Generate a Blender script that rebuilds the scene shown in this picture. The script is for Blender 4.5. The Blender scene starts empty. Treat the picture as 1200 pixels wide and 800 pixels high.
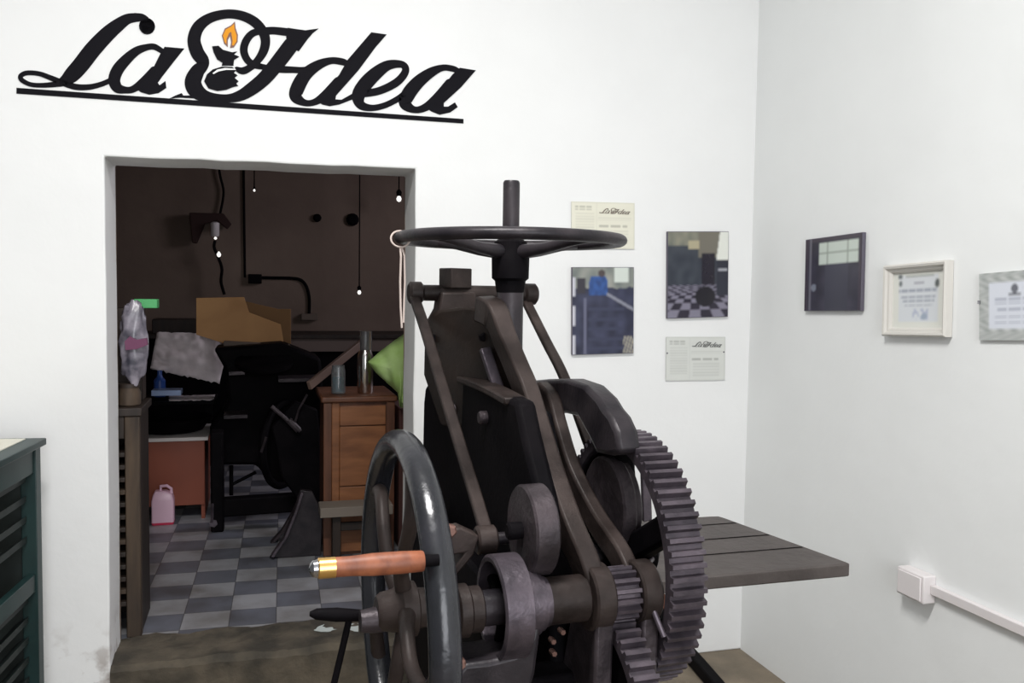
import bpy, bmesh, math, random
from math import sin, cos, tan, pi, radians, sqrt, atan2, hypot
from mathutils import Vector, Matrix, noise
random.seed(7)
C = bpy.context.scene.collection

# ------------------------------------------------------------ camera
YAW, PIT, ROL, FPX, EYE = radians(16.08), radians(-3.27), radians(.80), 1036.0, 1.5
cf = Vector((sin(YAW)*cos(PIT), cos(YAW)*cos(PIT), sin(PIT)))
r0 = Vector((cos(YAW), -sin(YAW), 0)); u0 = r0.cross(cf)
cr = cos(ROL)*r0 + sin(ROL)*u0; cu = -sin(ROL)*r0 + cos(ROL)*u0
cam = bpy.data.cameras.new('camera'); co = bpy.data.objects.new('camera', cam); C.objects.link(co)
co.matrix_world = Matrix(((cr.x, cu.x, -cf.x, 0), (cr.y, cu.y, -cf.y, 0), (cr.z, cu.z, -cf.z, EYE), (0, 0, 0, 1)))
cam.sensor_width = 36; cam.lens = 36*FPX/1200; cam.clip_start = .05; cam.clip_end = 60
bpy.context.scene.camera = co
EYEV = Vector((0, 0, EYE))
def ray(x, y): return cf + cr*((x-600)/FPX) - cu*((y-400)/FPX)
def aY(x, y, Y): d = ray(x, y); return EYEV + d*(Y/d.y)
def aX(x, y, X): d = ray(x, y); return EYEV + d*(X/d.x)
def aZ(x, y, Z): d = ray(x, y); return EYEV + d*((Z-EYE)/d.z)
# the cutter's own frame: turned three degrees to the room
DL = radians(3); MX = Vector((cos(DL), sin(DL), 0)); MY = Vector((-sin(DL), cos(DL), 0)); MZ = Vector((0, 0, 1))
def mY(x, y, c): d = ray(x, y); return EYEV + d*(c/d.dot(MY))
def mX(x, y, c): d = ray(x, y); return EYEV + d*(c/d.dot(MX))
def M(a, b, z): return MX*a + MY*b + MZ*z

# ------------------------------------------------------------ materials
def mat(name, col, rough=.6, metal=0, noise_amt=0, scale=8, col2=None, bump=0, bscale=40, spec=.5, coat=0, detail=4):
    m = bpy.data.materials.new(name); m.use_nodes = True
    nt = m.node_tree; b = nt.nodes['Principled BSDF']
    b.inputs['Base Color'].default_value = (*col, 1); b.inputs['Roughness'].default_value = rough
    b.inputs['Metallic'].default_value = metal; b.inputs['Specular IOR Level'].default_value = spec
    b.inputs['Coat Weight'].default_value = coat
    tc = nt.nodes.new('ShaderNodeTexCoord')
    if col2:
        n = nt.nodes.new('ShaderNodeTexNoise'); n.inputs['Scale'].default_value = scale; n.inputs['Detail'].default_value = detail
        r = nt.nodes.new('ShaderNodeValToRGB'); r.color_ramp.elements[0].position = .35; r.color_ramp.elements[1].position = .68
        r.color_ramp.elements[0].color = (*col, 1); r.color_ramp.elements[1].color = (*col2, 1)
        nt.links.new(tc.outputs['Object'], n.inputs['Vector']); nt.links.new(n.outputs['Fac'], r.inputs['Fac'])
        nt.links.new(r.outputs['Color'], b.inputs['Base Color'])
        rr = nt.nodes.new('ShaderNodeMapRange'); rr.inputs['To Min'].default_value = rough*.8; rr.inputs['To Max'].default_value = min(1, rough*1.25)
        nt.links.new(n.outputs['Fac'], rr.inputs['Value']); nt.links.new(rr.outputs['Result'], b.inputs['Roughness'])
    if bump:
        n2 = nt.nodes.new('ShaderNodeTexNoise'); n2.inputs['Scale'].default_value = bscale; n2.inputs['Detail'].default_value = 6
        bp = nt.nodes.new('ShaderNodeBump'); bp.inputs['Strength'].default_value = bump; bp.inputs['Distance'].default_value = .01
        nt.links.new(tc.outputs['Object'], n2.inputs['Vector']); nt.links.new(n2.outputs['Fac'], bp.inputs['Height'])
        nt.links.new(bp.outputs['Normal'], b.inputs['Normal'])
    return m
def wood(name, c1, c2, scale=(2, 2, 30), rough=.55, rot=(0, 0, 0)):
    m = bpy.data.materials.new(name); m.use_nodes = True
    nt = m.node_tree; b = nt.nodes['Principled BSDF']; b.inputs['Roughness'].default_value = rough
    tc = nt.nodes.new('ShaderNodeTexCoord'); mp = nt.nodes.new('ShaderNodeMapping')
    mp.inputs['Scale'].default_value = scale; mp.inputs['Rotation'].default_value = rot
    n = nt.nodes.new('ShaderNodeTexNoise'); n.inputs['Scale'].default_value = 1.6; n.inputs['Detail'].default_value = 7; n.inputs['Distortion'].default_value = .4
    r = nt.nodes.new('ShaderNodeValToRGB'); r.color_ramp.elements[0].position = .3; r.color_ramp.elements[1].position = .7
    r.color_ramp.elements[0].color = (*c1, 1); r.color_ramp.elements[1].color = (*c2, 1)
    bp = nt.nodes.new('ShaderNodeBump'); bp.inputs['Strength'].default_value = .25; bp.inputs['Distance'].default_value = .004
    L = nt.links.new
    L(tc.outputs['Object'], mp.inputs['Vector']); L(mp.outputs['Vector'], n.inputs['Vector']); L(n.outputs['Fac'], r.inputs['Fac'])
    L(r.outputs['Color'], b.inputs['Base Color']); L(n.outputs['Fac'], bp.inputs['Height']); L(bp.outputs['Normal'], b.inputs['Normal'])
    return m
def emis(name, col, s):
    m = bpy.data.materials.new(name); m.use_nodes = True; b = m.node_tree.nodes['Principled BSDF']
    b.inputs['Base Color'].default_value = (*col, 1); b.inputs['Emission Color'].default_value = (*col, 1); b.inputs['Emission Strength'].default_value = s
    return m
def wall_mat(name, col, dirt=True):
    """lime-washed plaster; brown stains of their own shape near the foot of the wall"""
    m = bpy.data.materials.new(name); m.use_nodes = True
    nt = m.node_tree; b = nt.nodes['Principled BSDF']; b.inputs['Roughness'].default_value = .85; b.inputs['Specular IOR Level'].default_value = .2
    L = nt.links.new; N = nt.nodes.new
    g = N('ShaderNodeNewGeometry')
    n = N('ShaderNodeTexNoise'); n.inputs['Scale'].default_value = 2.2; n.inputs['Detail'].default_value = 5; L(g.outputs['Position'], n.inputs['Vector'])
    r = N('ShaderNodeValToRGB'); r.color_ramp.elements[0].color = (*[c*.965 for c in col], 1); r.color_ramp.elements[1].color = (*col, 1)
    r.color_ramp.elements[0].position = .3; r.color_ramp.elements[1].position = .6
    L(n.outputs['Fac'], r.inputs['Fac']); last = r.outputs['Color']
    if dirt:
        sp = N('ShaderNodeSeparateXYZ'); L(g.outputs['Position'], sp.inputs['Vector'])
        n3 = N('ShaderNodeTexNoise'); n3.inputs['Scale'].default_value = 14; n3.inputs['Detail'].default_value = 6; L(g.outputs['Position'], n3.inputs['Vector'])
        mr = N('ShaderNodeMapRange'); mr.inputs['From Min'].default_value = .36; mr.inputs['From Max'].default_value = .10; L(sp.outputs['Z'], mr.inputs['Value'])
        mr2 = N('ShaderNodeMapRange'); mr2.inputs['From Min'].default_value = .50; mr2.inputs['From Max'].default_value = .66; L(n3.outputs['Fac'], mr2.inputs['Value'])
        mu = N('ShaderNodeMath'); mu.operation = 'MULTIPLY'
        mr3 = N('ShaderNodeMapRange'); mr3.inputs['From Min'].default_value = .2; mr3.inputs['From Max'].default_value = -.3; L(sp.outputs['X'], mr3.inputs['Value'])
        mu3 = N('ShaderNodeMath'); mu3.operation = 'MULTIPLY'; L(mr.outputs['Result'], mu3.inputs[0]); L(mr3.outputs['Result'], mu3.inputs[1]); L(mu3.outputs['Value'], mu.inputs[0]); L(mr2.outputs['Result'], mu.inputs[1])
        mx = N('ShaderNodeMix'); mx.data_type = 'RGBA'; L(mu.outputs['Value'], mx.inputs['Factor']); L(last, mx.inputs['A']); mx.inputs['B'].default_value = (.27, .22, .19, 1)
        last = mx.outputs['Result']
    L(last, b.inputs['Base Color'])
    n2 = N('ShaderNodeTexNoise'); n2.inputs['Scale'].default_value = 9; n2.inputs['Detail'].default_value = 8; L(g.outputs['Position'], n2.inputs['Vector'])
    bp = N('ShaderNodeBump'); bp.inputs['Strength'].default_value = .18; bp.inputs['Distance'].default_value = .015
    L(n2.outputs['Fac'], bp.inputs['Height']); L(bp.outputs['Normal'], b.inputs['Normal'])
    return m
def paint_mat(name, rough=.35, spec=.5):
    m = bpy.data.materials.new(name); m.use_nodes = True; nt = m.node_tree; b = nt.nodes['Principled BSDF']
    b.inputs['Roughness'].default_value = rough; b.inputs['Specular IOR Level'].default_value = spec
    a = nt.nodes.new('ShaderNodeAttribute'); a.attribute_name = 'Col'; nt.links.new(a.outputs['Color'], b.inputs['Base Color'])
    return m

WALL = wall_mat('lime_plaster', (.82, .825, .82)); WALLR = wall_mat('lime_plaster_right', (.84, .855, .85), False)
CONC = mat('worn_concrete', (.14, .115, .085), .85, col2=(.25, .205, .15), scale=5, bump=.6, bscale=30, detail=8)
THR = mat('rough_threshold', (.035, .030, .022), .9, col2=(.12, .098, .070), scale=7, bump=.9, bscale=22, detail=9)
IRON = mat('cast_iron', (.014, .012, .015), .40, .15, spec=.3, col2=(.034, .028, .032), scale=14, bump=.10, bscale=90)
IRONB = mat('blackened_iron', (.0025, .0022, .003), .6, .0, col2=(.006, .005, .006), scale=9, bump=.08, bscale=80, spec=.04)
STEEL = mat('worn_steel', (.050, .042, .051), .36, .5, spec=.35, col2=(.105, .086, .102), scale=18, bump=.15, bscale=90)
STEELD = mat('dark_worn_steel', (.026, .021, .024), .42, .35, spec=.3, col2=(.065, .052, .058), scale=16, bump=.2, bscale=80)
BROWNI = mat('oily_brown_iron', (.016, .0115, .0105), .46, .15, spec=.22, col2=(.046, .034, .031), scale=11, bump=.10, bscale=90)
PAINTI = mat('dark_wheel_paint', (.016, .017, .020), .25, .2, col2=(.026, .026, .032), scale=12, bump=.12, bscale=60, coat=.1)
HANDW = wood('red_brown_handle_wood', (.13, .035, .016), (.30, .095, .040), (25, 3, 25), .5)
BRASS = mat('brass', (.75, .47, .16), .28, 1)
NUT = mat('bright_steel', (.35, .35, .37), .2, 1)
TABM = mat('grey_brown_table_iron', (.055, .045, .042), .5, .3, col2=(.095, .08, .075), scale=7, bump=.2, bscale=40)
GREEN = wood('green_painted_wood', (.006, .022, .022), (.014, .040, .038), (3, 3, 3), .45)
GREEND = wood('dark_green_slats', (.008, .014, .013), (.018, .028, .026), (3, 3, 3), .55)
DWOOD = wood('dark_brown_wood', (.010, .006, .004), (.030, .018, .012), (14, 14, 2), .6)
DWOODL = wood('worn_edge_wood', (.022, .014, .009), (.075, .048, .028), (14, 14, 2), .7)
CABW = wood('orange_brown_wood', (.17, .062, .022), (.30, .12, .045), (3, 3, 14), .5)
CABWD = wood('brown_frame_wood', (.08, .030, .014), (.16, .06, .028), (14, 14, 3), .5)
REDP = mat('red_brown_panel', (.19, .045, .022), .55, col2=(.24, .06, .03), scale=3)
WHITEP = mat('white_top', (.62, .58, .56), .4)
YBRD = wood('yellow_board', (.42, .20, .060), (.56, .29, .10), (2, 2, 3), .6)
GBRD = mat('grey_brown_board', (.13, .10, .08), .8)
PAPER = mat('crumpled_grey_paper', (.60, .53, .54), .8, col2=(.78, .70, .71), scale=9)
GCLOTH = mat('lime_green_cloth', (.40, .62, .18), .8, col2=(.54, .74, .32), scale=9)
GBOX = mat('green_box', (.08, .42, .14), .5)
PINK = mat('pink_plastic', (.75, .50, .62), .35); REDC = mat('red_plastic', (.6, .04, .10), .4)
STRING = mat('cotton_string', (.50, .42, .38), .9)
PLASTIC = mat('white_plastic', (.74, .70, .70), .35); 
BLACKP = mat('black_sign_paint', (.004, .0035, .006), .7, spec=.12)
ORANGE = mat('orange_sign_paint', (.74, .30, .02), .6, spec=.1); DKOR = mat('brown_outline_paint', (.16, .05, .02), .5)
WHPAINT = mat('white_paint', (.84, .85, .84), .6)
BAG = mat('grey_plastic_bag', (.06, .06, .08), .3, col2=(.34, .31, .36), scale=16, spec=.7); PURP = mat('purple_print', (.12, .02, .07), .4)
GLASSY = mat('clear_plastic', (.55, .58, .60), .12, spec=.8)
GLASSY.node_tree.nodes['Principled BSDF'].inputs['Transmission Weight'].default_value = .85
BLUEG = mat('teal_liquid', (.02, .20, .26), .2)
BLUE = mat('blue_plastic', (.03, .08, .30), .3); SKYB = mat('pale_blue_plastic', (.42, .55, .85), .3)
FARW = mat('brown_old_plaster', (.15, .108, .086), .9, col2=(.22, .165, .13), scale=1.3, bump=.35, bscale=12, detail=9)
GLINT = emis('bulb_glint', (1, .97, .92), 1.2)  # emission stands in for white reflections on the hanging bulbs
CHROME = mat('chrome', (.62, .60, .58), .18, 1)
PICT = paint_mat('photo_print', .25); SLIPM = paint_mat('printed_slip', .45, .3)
CREAMF = mat('cream_frame', (.62, .60, .56), .45); BACKB = mat('picture_edge', (.10, .09, .12), .5); LAMI = mat('laminated_edge', (.55, .56, .54), .3)
YELP = mat('yellow_paper', (.60, .46, .14), .7); WPAP = mat('off_white_paper', (.66, .65, .56), .8)

# ------------------------------------------------------------ mesh building
class MB:
    def __init__(s): s.v = []; s.f = []
    def add(s, vs, fs):
        o = len(s.v); s.v += [Vector(v) for v in vs]; s.f += [[o+i for i in f] for f in fs]; return s
    def boxv(s, o, a, b, c):
        o, a, b, c = map(Vector, (o, a, b, c))
        return s.add([o, o+a, o+a+b, o+b, o+c, o+a+c, o+a+b+c, o+b+c], [(0, 3, 2, 1), (4, 5, 6, 7), (0, 1, 5, 4), (1, 2, 6, 5), (2, 3, 7, 6), (3, 0, 4, 7)])
    def box(s, x0, x1, y0, y1, z0, z1): return s.boxv((x0, y0, z0), (x1-x0, 0, 0), (0, y1-y0, 0), (0, 0, z1-z0))
    def mbox(s, a0, a1, b0, b1, z0, z1): return s.boxv(M(a0, b0, z0), MX*(a1-a0), MY*(b1-b0), MZ*(z1-z0))
    def prism(s, pts, vec):
        pts = [Vector(p) for p in pts]; n = len(pts); vec = Vector(vec)
        return s.add(pts+[p+vec for p in pts], [tuple(range(n))[::-1], tuple(range(n, 2*n))]+[(i, (i+1) % n, n+(i+1) % n, n+i) for i in range(n)])
    def lathe(s, o, d, prof, n=48, close=False):
        """prof: (t along d, radius)"""
        o = Vector(o); d = Vector(d).normalized(); a = d.orthogonal().normalized(); b = d.cross(a)
        vs = []; fs = []; k = len(prof)
        for i in range(n):
            q = 2*pi*i/n; e = a*cos(q)+b*sin(q)
            for t, r in prof: vs.append(o+d*t+e*r)
        for i in range(n):
            j = (i+1) % n
            for p in range(k-1 if not close else k):
                p2 = (p+1) % k; fs.append((i*k+p, i*k+p2, j*k+p2, j*k+p))
        if not close:
            if prof[0][1] > 1e-5: fs.append(tuple(i*k for i in range(n)))
            if prof[-1][1] > 1e-5: fs.append(tuple(i*k+k-1 for i in range(n))[::-1])
        return s.add(vs, fs)
    def tube(s, path, r, n=12, flat=1.0, ref=None):
        path = [Vector(p) for p in path]; m = len(path); rs = r if isinstance(r, (list, tuple)) else [r]*m
        vs = []; fs = []; prev = None
        for i, p in enumerate(path):
            t = (path[min(i+1, m-1)]-path[max(i-1, 0)]).normalized()
            if ref is not None: a = (Vector(ref)-t*t.dot(Vector(ref))).normalized()
            else:
                a = t.orthogonal().normalized() if prev is None else (prev-t*t.dot(prev)).normalized()
            prev = a; b = t.cross(a)
            for k in range(n):
                q = 2*pi*k/n; vs.append(p+(a*cos(q)*flat+b*sin(q))*rs[i])
        for i in range(m-1):
            for k in range(n): fs.append((i*n+k, i*n+(k+1) % n, (i+1)*n+(k+1) % n, (i+1)*n+k))
        fs.append(tuple(range(n))[::-1]); fs.append(tuple((m-1)*n+k for k in range(n)))
        return s.add(vs, fs)
    def strap(s, path, w, d, wv=None):
        """bar of rectangular section along a path: w across (wv), d the other way"""
        path = [Vector(p) for p in path]; m = len(path); wv = Vector(wv or MX); vs = []; fs = []
        ws = w if isinstance(w, (list, tuple)) else [w]*m
        for i, p in enumerate(path):
            t = (path[min(i+1, m-1)]-path[max(i-1, 0)]).normalized(); a = (wv-t*t.dot(wv)).normalized(); b = t.cross(a)
            for x, y in ((-1, -1), (1, -1), (1, 1), (-1, 1)): vs.append(p+a*x*ws[i]/2+b*y*d/2)
        for i in range(m-1):
            for k in range(4): fs.append((i*4+k, i*4+(k+1) % 4, i*4+4+(k+1) % 4, i*4+4+k))
        fs += [(3, 2, 1, 0), tuple((m-1)*4+k for k in range(4))]
        return s.add(vs, fs)
    def torus(s, c, d, R, r, n=96, k=14, rx=None):
        c = Vector(c); d = Vector(d).normalized(); a = d.orthogonal().normalized(); b = d.cross(a); vs = []; fs = []; rx = rx or r
        for i in range(n):
            q = 2*pi*i/n; e = a*cos(q)+b*sin(q)
            for j in range(k):
                w = 2*pi*j/k; vs.append(c+e*(R+r*cos(w))+d*rx*sin(w))
        for i in range(n):
            for j in range(k): fs.append((i*k+j, ((i+1) % n)*k+j, ((i+1) % n)*k+(j+1) % k, i*k+(j+1) % k))
        return s.add(vs, fs)
    def gear(s, c, d, R, rin, w, nt, th, up=MZ):
        """toothed ring; c = centre of the left face, width w along d"""
        c = Vector(c); d = Vector(d).normalized(); b = Vector(up); a = b.cross(d).normalized(); vs = []; fs = []; prof = []
        for i in range(nt):
            for fr, rr in ((-.30, R-th), (-.17, R), (.17, R), (.30, R-th)): prof.append((2*pi*(i+fr)/nt, rr))
        k = len(prof)
        for q, rr in prof:
            e = a*cos(q)+b*sin(q)
            vs += [c+e*rr, c+e*rr+d*w, c+e*rin+d*w, c+e*rin]
        for i in range(k):
            j = (i+1) % k
            for p in range(4): fs.append((i*4+p, i*4+(p+1) % 4, j*4+(p+1) % 4, j*4+p))
        return s.add(vs, fs)

def wloc(o):
    p = Vector((0, 0, 0))
    while o is not None: p += o.location; o = o.parent
    return p
def obj(name, mb, m, parent=None, ang=35, bevel=0, smooth=True, loc=None):
    me = bpy.data.meshes.new(name); 
    if parent is None:
        if loc is None:
            xs = [v.x for v in mb.v]; ys = [v.y for v in mb.v]; zs = [v.z for v in mb.v]
            loc = Vector(((min(xs)+max(xs))/2, (min(ys)+max(ys))/2, min(zs)))
        base = Vector(loc)
    else: base = wloc(parent)
    me.from_pydata([v-base for v in mb.v], [], mb.f); me.update()
    bm = bmesh.new(); bm.from_mesh(me); bmesh.ops.recalc_face_normals(bm, faces=bm.faces); bm.to_mesh(me); bm.free()
    if smooth:
        me.polygons.foreach_set('use_smooth', [True]*len(me.polygons)); me.set_sharp_from_angle(angle=radians(ang))
    me.materials.append(m)
    o = bpy.data.objects.new(name, me); C.objects.link(o)
    if parent is None: o.location = base
    else: o.parent = parent
    if bevel:
        bv = o.modifiers.new('bevel', 'BEVEL'); bv.width = bevel; bv.segments = 2; bv.limit_method = 'ANGLE'; bv.angle_limit = radians(40)
        bv.harden_normals = False
    return o
def thing(name, label, cat, loc, group=None):
    o = bpy.data.objects.new(name, None); C.objects.link(o); o.location = loc; o.empty_display_size = .1
    o['label'] = label; o['category'] = cat
    if group: o['group'] = group
    return o
def tag(o, label, cat, group=None, kind=None):
    o['label'] = label; o['category'] = cat
    if group: o['group'] = group
    if kind: o['kind'] = kind
    return o
def struct(name, mb, m, **k):
    o = obj(name, mb, m, **k); o['kind'] = 'structure'; return o
def spline(pts, n=10):
    """Catmull-Rom through tuples"""
    out = []; P = [pts[0]]+list(pts)+[pts[-1]]
    for i in range(1, len(P)-2):
        for k in range(n):
            t = k/n; a, b, c, d = P[i-1], P[i], P[i+1], P[i+2]
            out.append(tuple(.5*((2*b[j])+(-a[j]+c[j])*t+(2*a[j]-5*b[j]+4*c[j]-d[j])*t*t+(-a[j]+3*b[j]-3*c[j]+d[j])*t**3) for j in range(len(b))))
    out.append(tuple(pts[-1])); return out

# ------------------------------------------------------------ the room
WY, WX, DZ, T = 3.251, 1.963, .18, .24      # back wall, right wall, raised floor next door, wall thickness
CZ = 3.5
struct('floor', MB().box(-2.6, WX+.2, -3, WY+.02, -.12, 0), CONC, smooth=False)
dxl, dxr, dzl, dzr = -.492, .559, 1.931, 1.943
w = MB()
# back wall with the door opening; the edges of the opening waver like hand-laid plaster
def wav(s, k): return .004*noise.noise(Vector((s*3.1, k*7.7, 1.3)))
nseg = 14
L_ = [Vector((dxl+wav(i, 1)*(1 if 0 < i < nseg else 0), 0, dzl*i/nseg)) for i in range(nseg+1)]
R_ = [Vector((dxr+wav(i, 2)*(1 if 0 < i < nseg else 0), 0, dzr*i/nseg)) for i in range(nseg+1)]
T_ = [Vector((dxl+(dxr-dxl)*i/nseg, 0, dzl+(dzr-dzl)*i/nseg+wav(i, 3)*1.3*(1 if 0 < i < nseg else 0))) for i in range(nseg+1)]
out = [Vector((-2.6, 0, 0)), Vector((-2.6, 0, CZ)), Vector((WX+.2, 0, CZ)), Vector((WX+.2, 0, 0))]
poly = out + R_ + T_[::-1][1:-1] + L_[::-1]
w.prism([p+Vector((0, WY, 0)) for p in poly], (0, T, 0))
struct('wall_back', w, WALL, smooth=False, bevel=.006)
struct('wall_right', MB().box(WX, WX+.2, -3, WY, 0, CZ), WALLR, smooth=False)
struct('ceiling', MB().box(-2.6, WX+.2, -3, WY+T, CZ, CZ+.1), WALLR, smooth=False)
# raised threshold: rough concrete lump in the doorway
th = MB(); nx, ny = 44, 14; vs = []; fs = []
for j in range(ny+1):
    for i in range(nx+1):
        x = dxl+(dxr-dxl)*i/nx; y = WY-.012+(T+.045)*j/ny
        z = DZ+.006+.010*noise.noise(Vector((x*9, y*9, 0)))+.006*noise.noise(Vector((x*31, y*31, 4)))-(.02 if j == 0 else 0)-(.007 if j == ny else 0)
        if 0 < j: y += .012*noise.noise(Vector((x*6, 5, 2)))*(j/ny)
        vs.append((x, y, z))
for j in range(ny):
    for i in range(nx): a = j*(nx+1)+i; fs.append((a, a+1, a+nx+2, a+nx+1))
th.add(vs, fs)
base = len(vs); bl = [(dxl, WY-.012, 0), (dxr, WY-.012, 0)]
th.add([(dxl+(dxr-dxl)*i/nx, WY-.012, 0) for i in range(nx+1)], [])
for i in range(nx): th.f.append([i, base+i, base+i+1, i+1])
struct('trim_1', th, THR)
# next room
TILE = bpy.data.materials.new('checker_tiles'); TILE.use_nodes = True
nt = TILE.node_tree; b = nt.nodes['Principled BSDF']; b.inputs['Roughness'].default_value = .42
g = nt.nodes.new('ShaderNodeNewGeometry'); mp = nt.nodes.new('ShaderNodeMapping'); mp.inputs['Rotation'].default_value = (0, 0, radians(1.5)); mp.inputs['Location'].default_value = (.025, .06, .1)
ck = nt.nodes.new('ShaderNodeTexChecker'); ck.inputs['Scale'].default_value = 1/.18
ck.inputs['Color1'].default_value = (.34, .345, .37, 1); ck.inputs['Color2'].default_value = (.15, .158, .19, 1)
bk = nt.nodes.new('ShaderNodeTexBrick'); bk.offset = 0; bk.inputs['Scale'].default_value = 1; bk.inputs['Brick Width'].default_value = .18; bk.inputs['Row Height'].default_value = .18
bk.inputs['Mortar Size'].default_value = .0018; bk.inputs['Color1'].default_value = bk.inputs['Color2'].default_value = (1, 1, 1, 1); bk.inputs['Mortar'].default_value = (.45, .42, .40, 1)
ns = nt.nodes.new('ShaderNodeTexNoise'); ns.inputs['Scale'].default_value = 5; ns.inputs['Detail'].default_value = 7
rp = nt.nodes.new('ShaderNodeValToRGB'); rp.color_ramp.elements[0].color = (.55, .52, .48, 1); rp.color_ramp.elements[0].position = .32; rp.color_ramp.elements[1].position = .62
m1 = nt.nodes.new('ShaderNodeMix'); m1.data_type = 'RGBA'; m1.blend_type = 'MULTIPLY'; m1.inputs['Factor'].default_value = 1
m2 = nt.nodes.new('ShaderNodeMix'); m2.data_type = 'RGBA'; m2.blend_type = 'MULTIPLY'; m2.inputs['Factor'].default_value = 1
Lk = nt.links.new
Lk(g.outputs['Position'], mp.inputs['Vector']); Lk(mp.outputs['Vector'], ck.inputs['Vector']); Lk(mp.outputs['Vector'], bk.inputs['Vector']); Lk(mp.outputs['Vector'], ns.inputs['Vector'])
Lk(ck.outputs['Color'], m1.inputs['A']); Lk(bk.outputs['Color'], m1.inputs['B']); Lk(m1.outputs['Result'], m2.inputs['A']); Lk(ns.outputs['Fac'], rp.inputs['Fac']); Lk(rp.outputs['Color'], m2.inputs['B'])
Lk(m2.outputs['Result'], b.inputs['Base Color'])
FY = 7.9
struct('floor_next_room', MB().box(-2.6, 3.4, WY+T-.0, FY, DZ-.12, DZ), TILE, smooth=False)
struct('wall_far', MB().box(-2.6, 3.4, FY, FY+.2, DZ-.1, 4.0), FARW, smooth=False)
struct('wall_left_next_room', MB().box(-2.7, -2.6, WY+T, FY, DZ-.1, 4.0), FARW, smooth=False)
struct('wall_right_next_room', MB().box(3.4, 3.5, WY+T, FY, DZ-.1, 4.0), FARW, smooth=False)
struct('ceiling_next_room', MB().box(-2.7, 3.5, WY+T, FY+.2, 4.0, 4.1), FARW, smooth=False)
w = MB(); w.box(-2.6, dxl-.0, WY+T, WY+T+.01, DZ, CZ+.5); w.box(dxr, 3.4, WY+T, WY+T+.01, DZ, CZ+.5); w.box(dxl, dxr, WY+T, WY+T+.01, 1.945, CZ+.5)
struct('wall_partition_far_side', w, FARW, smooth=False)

# ------------------------------------------------------------ painted sign
def zb(*pts): return [(190+p[0]/5.716, p[1]/5.716)+tuple(q/5.716 for q in p[2:]) for p in pts]
def zc(*pts): return [(300+p[0]/4, p[1]/4)+tuple(q/4 for q in p[2:]) for p in pts]
def za(*pts): return [(p[0]/4, p[1]/4)+tuple(q/4 for q in p[2:]) for p in pts]
LOGO = {
 'letter L': ([[(163, 20.5, 9.5), (150, 22.3, 12), (138, 30, 15.5), (125, 41, 18), (109, 58, 19.5), (95, 76, 19.5), (84, 88, 18), (75, 95, 12), (66, 98.5, 7), (50, 100, 5.5), (36, 99, 5.2), (26, 94, 5.5), (24.5, 89, 5.5), (32, 85.5, 5.5), (46, 86.5, 5.5), (60, 91.5, 6), (76, 98, 7), (90, 102, 7), (105, 102, 6.5), (118, 99, 6), (128, 95, 6)],
    [(158, 20, 9), (166, 20.8, 9), (171, 24, 9)], [(172.2, 30.6, 18.5), (172.6, 31.2, 18.5)]], []),
 'letter a': ([[(190, 60, 6), (181, 55, 7), (172, 55.5, 7.5), (160, 60, 10), (148, 70, 12.5), (138, 82, 14), (134, 94, 14), (138, 103, 12), (147, 105.5, 8), (156, 104.5, 8), (168, 96, 10), (180, 82, 8)]],
    [[(193, 55), (216, 57), (204, 72), (190, 90), (185, 97), (187, 100), (194, 95), (195, 103), (186, 109), (175, 111), (165, 108), (160, 104), (168, 95), (180, 79), (187, 65)]]),
 'letter I': ([zb((655, 445, 40), (610, 432, 45), (570, 400, 48), (547, 340, 52), (560, 280, 52), (600, 228, 48), (660, 208, 44), (700, 208, 50), (750, 206, 50), (830, 215, 52), (880, 221, 46)),
    zb((500, 462, 30), (540, 475, 48), (590, 452, 46), (640, 405, 50), (680, 340, 60), (692, 270, 64), (670, 205, 66), (615, 145, 66), (530, 105, 62), (430, 95, 60), (320, 122, 66), (245, 180, 80), (214, 265, 88), (235, 350, 92), (272, 405, 84), (272, 440, 76), (236, 480, 96), (207, 550, 112), (235, 612, 105), (310, 650, 70), (430, 660, 55), (520, 642, 72), (600, 595, 88), (680, 530, 95), (750, 450, 100), (820, 360, 103), (868, 295, 100), (890, 262, 70)),
    zb((640, 440, 35), (720, 458, 40), (800, 465, 46), (880, 468, 42), (950, 470, 42), (1010, 455, 40))],
    [zb((840, 187), (900, 196), (960, 204), (1048, 192), (1010, 222), (975, 262), (915, 345), (850, 310), (830, 250)), zb((50, 660), (90, 640), (132, 624), (142, 640), (200, 640), (236, 650), (228, 660), (120, 654))]),
 'letter d': ([zc((432, 300, 26), (400, 289, 32), (350, 285, 32), (290, 306, 46), (232, 350, 60), (197, 408, 66), (187, 452, 58), (225, 481, 32), (270, 480, 30), (320, 450, 42), (385, 385, 48))],
    [zc((540, 152), (612, 162), (560, 222), (480, 330), (375, 448), (372, 466), (400, 468), (450, 440), (470, 445), (455, 465), (390, 490), (345, 498), (310, 490), (290, 475), (390, 350), (430, 280))]),
 'letter e': ([zc((500, 440, 34), (580, 425, 36), (660, 385, 38), (700, 335, 35), (685, 303, 32), (620, 306, 46), (560, 346, 62), (508, 400, 68), (480, 450, 62), (492, 492, 42), (540, 506, 30), (600, 495, 28), (660, 466, 28), (705, 432, 28))], []),
 'letter A': ([zc((940, 330, 26), (920, 322, 28), (875, 318, 30), (820, 340, 46), (760, 385, 60), (715, 440, 66), (700, 485, 58), (740, 514, 32), (790, 505, 36), (850, 460, 48), (905, 390, 40))],
    [zc((955, 318), (1030, 330), (960, 410), (880, 483), (880, 500), (900, 500), (932, 480), (945, 502), (910, 527), (860, 538), (820, 522), (800, 505), (870, 415), (920, 350))]),
}
LOGO['letter a '] = LOGO.pop('letter A')
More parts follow.
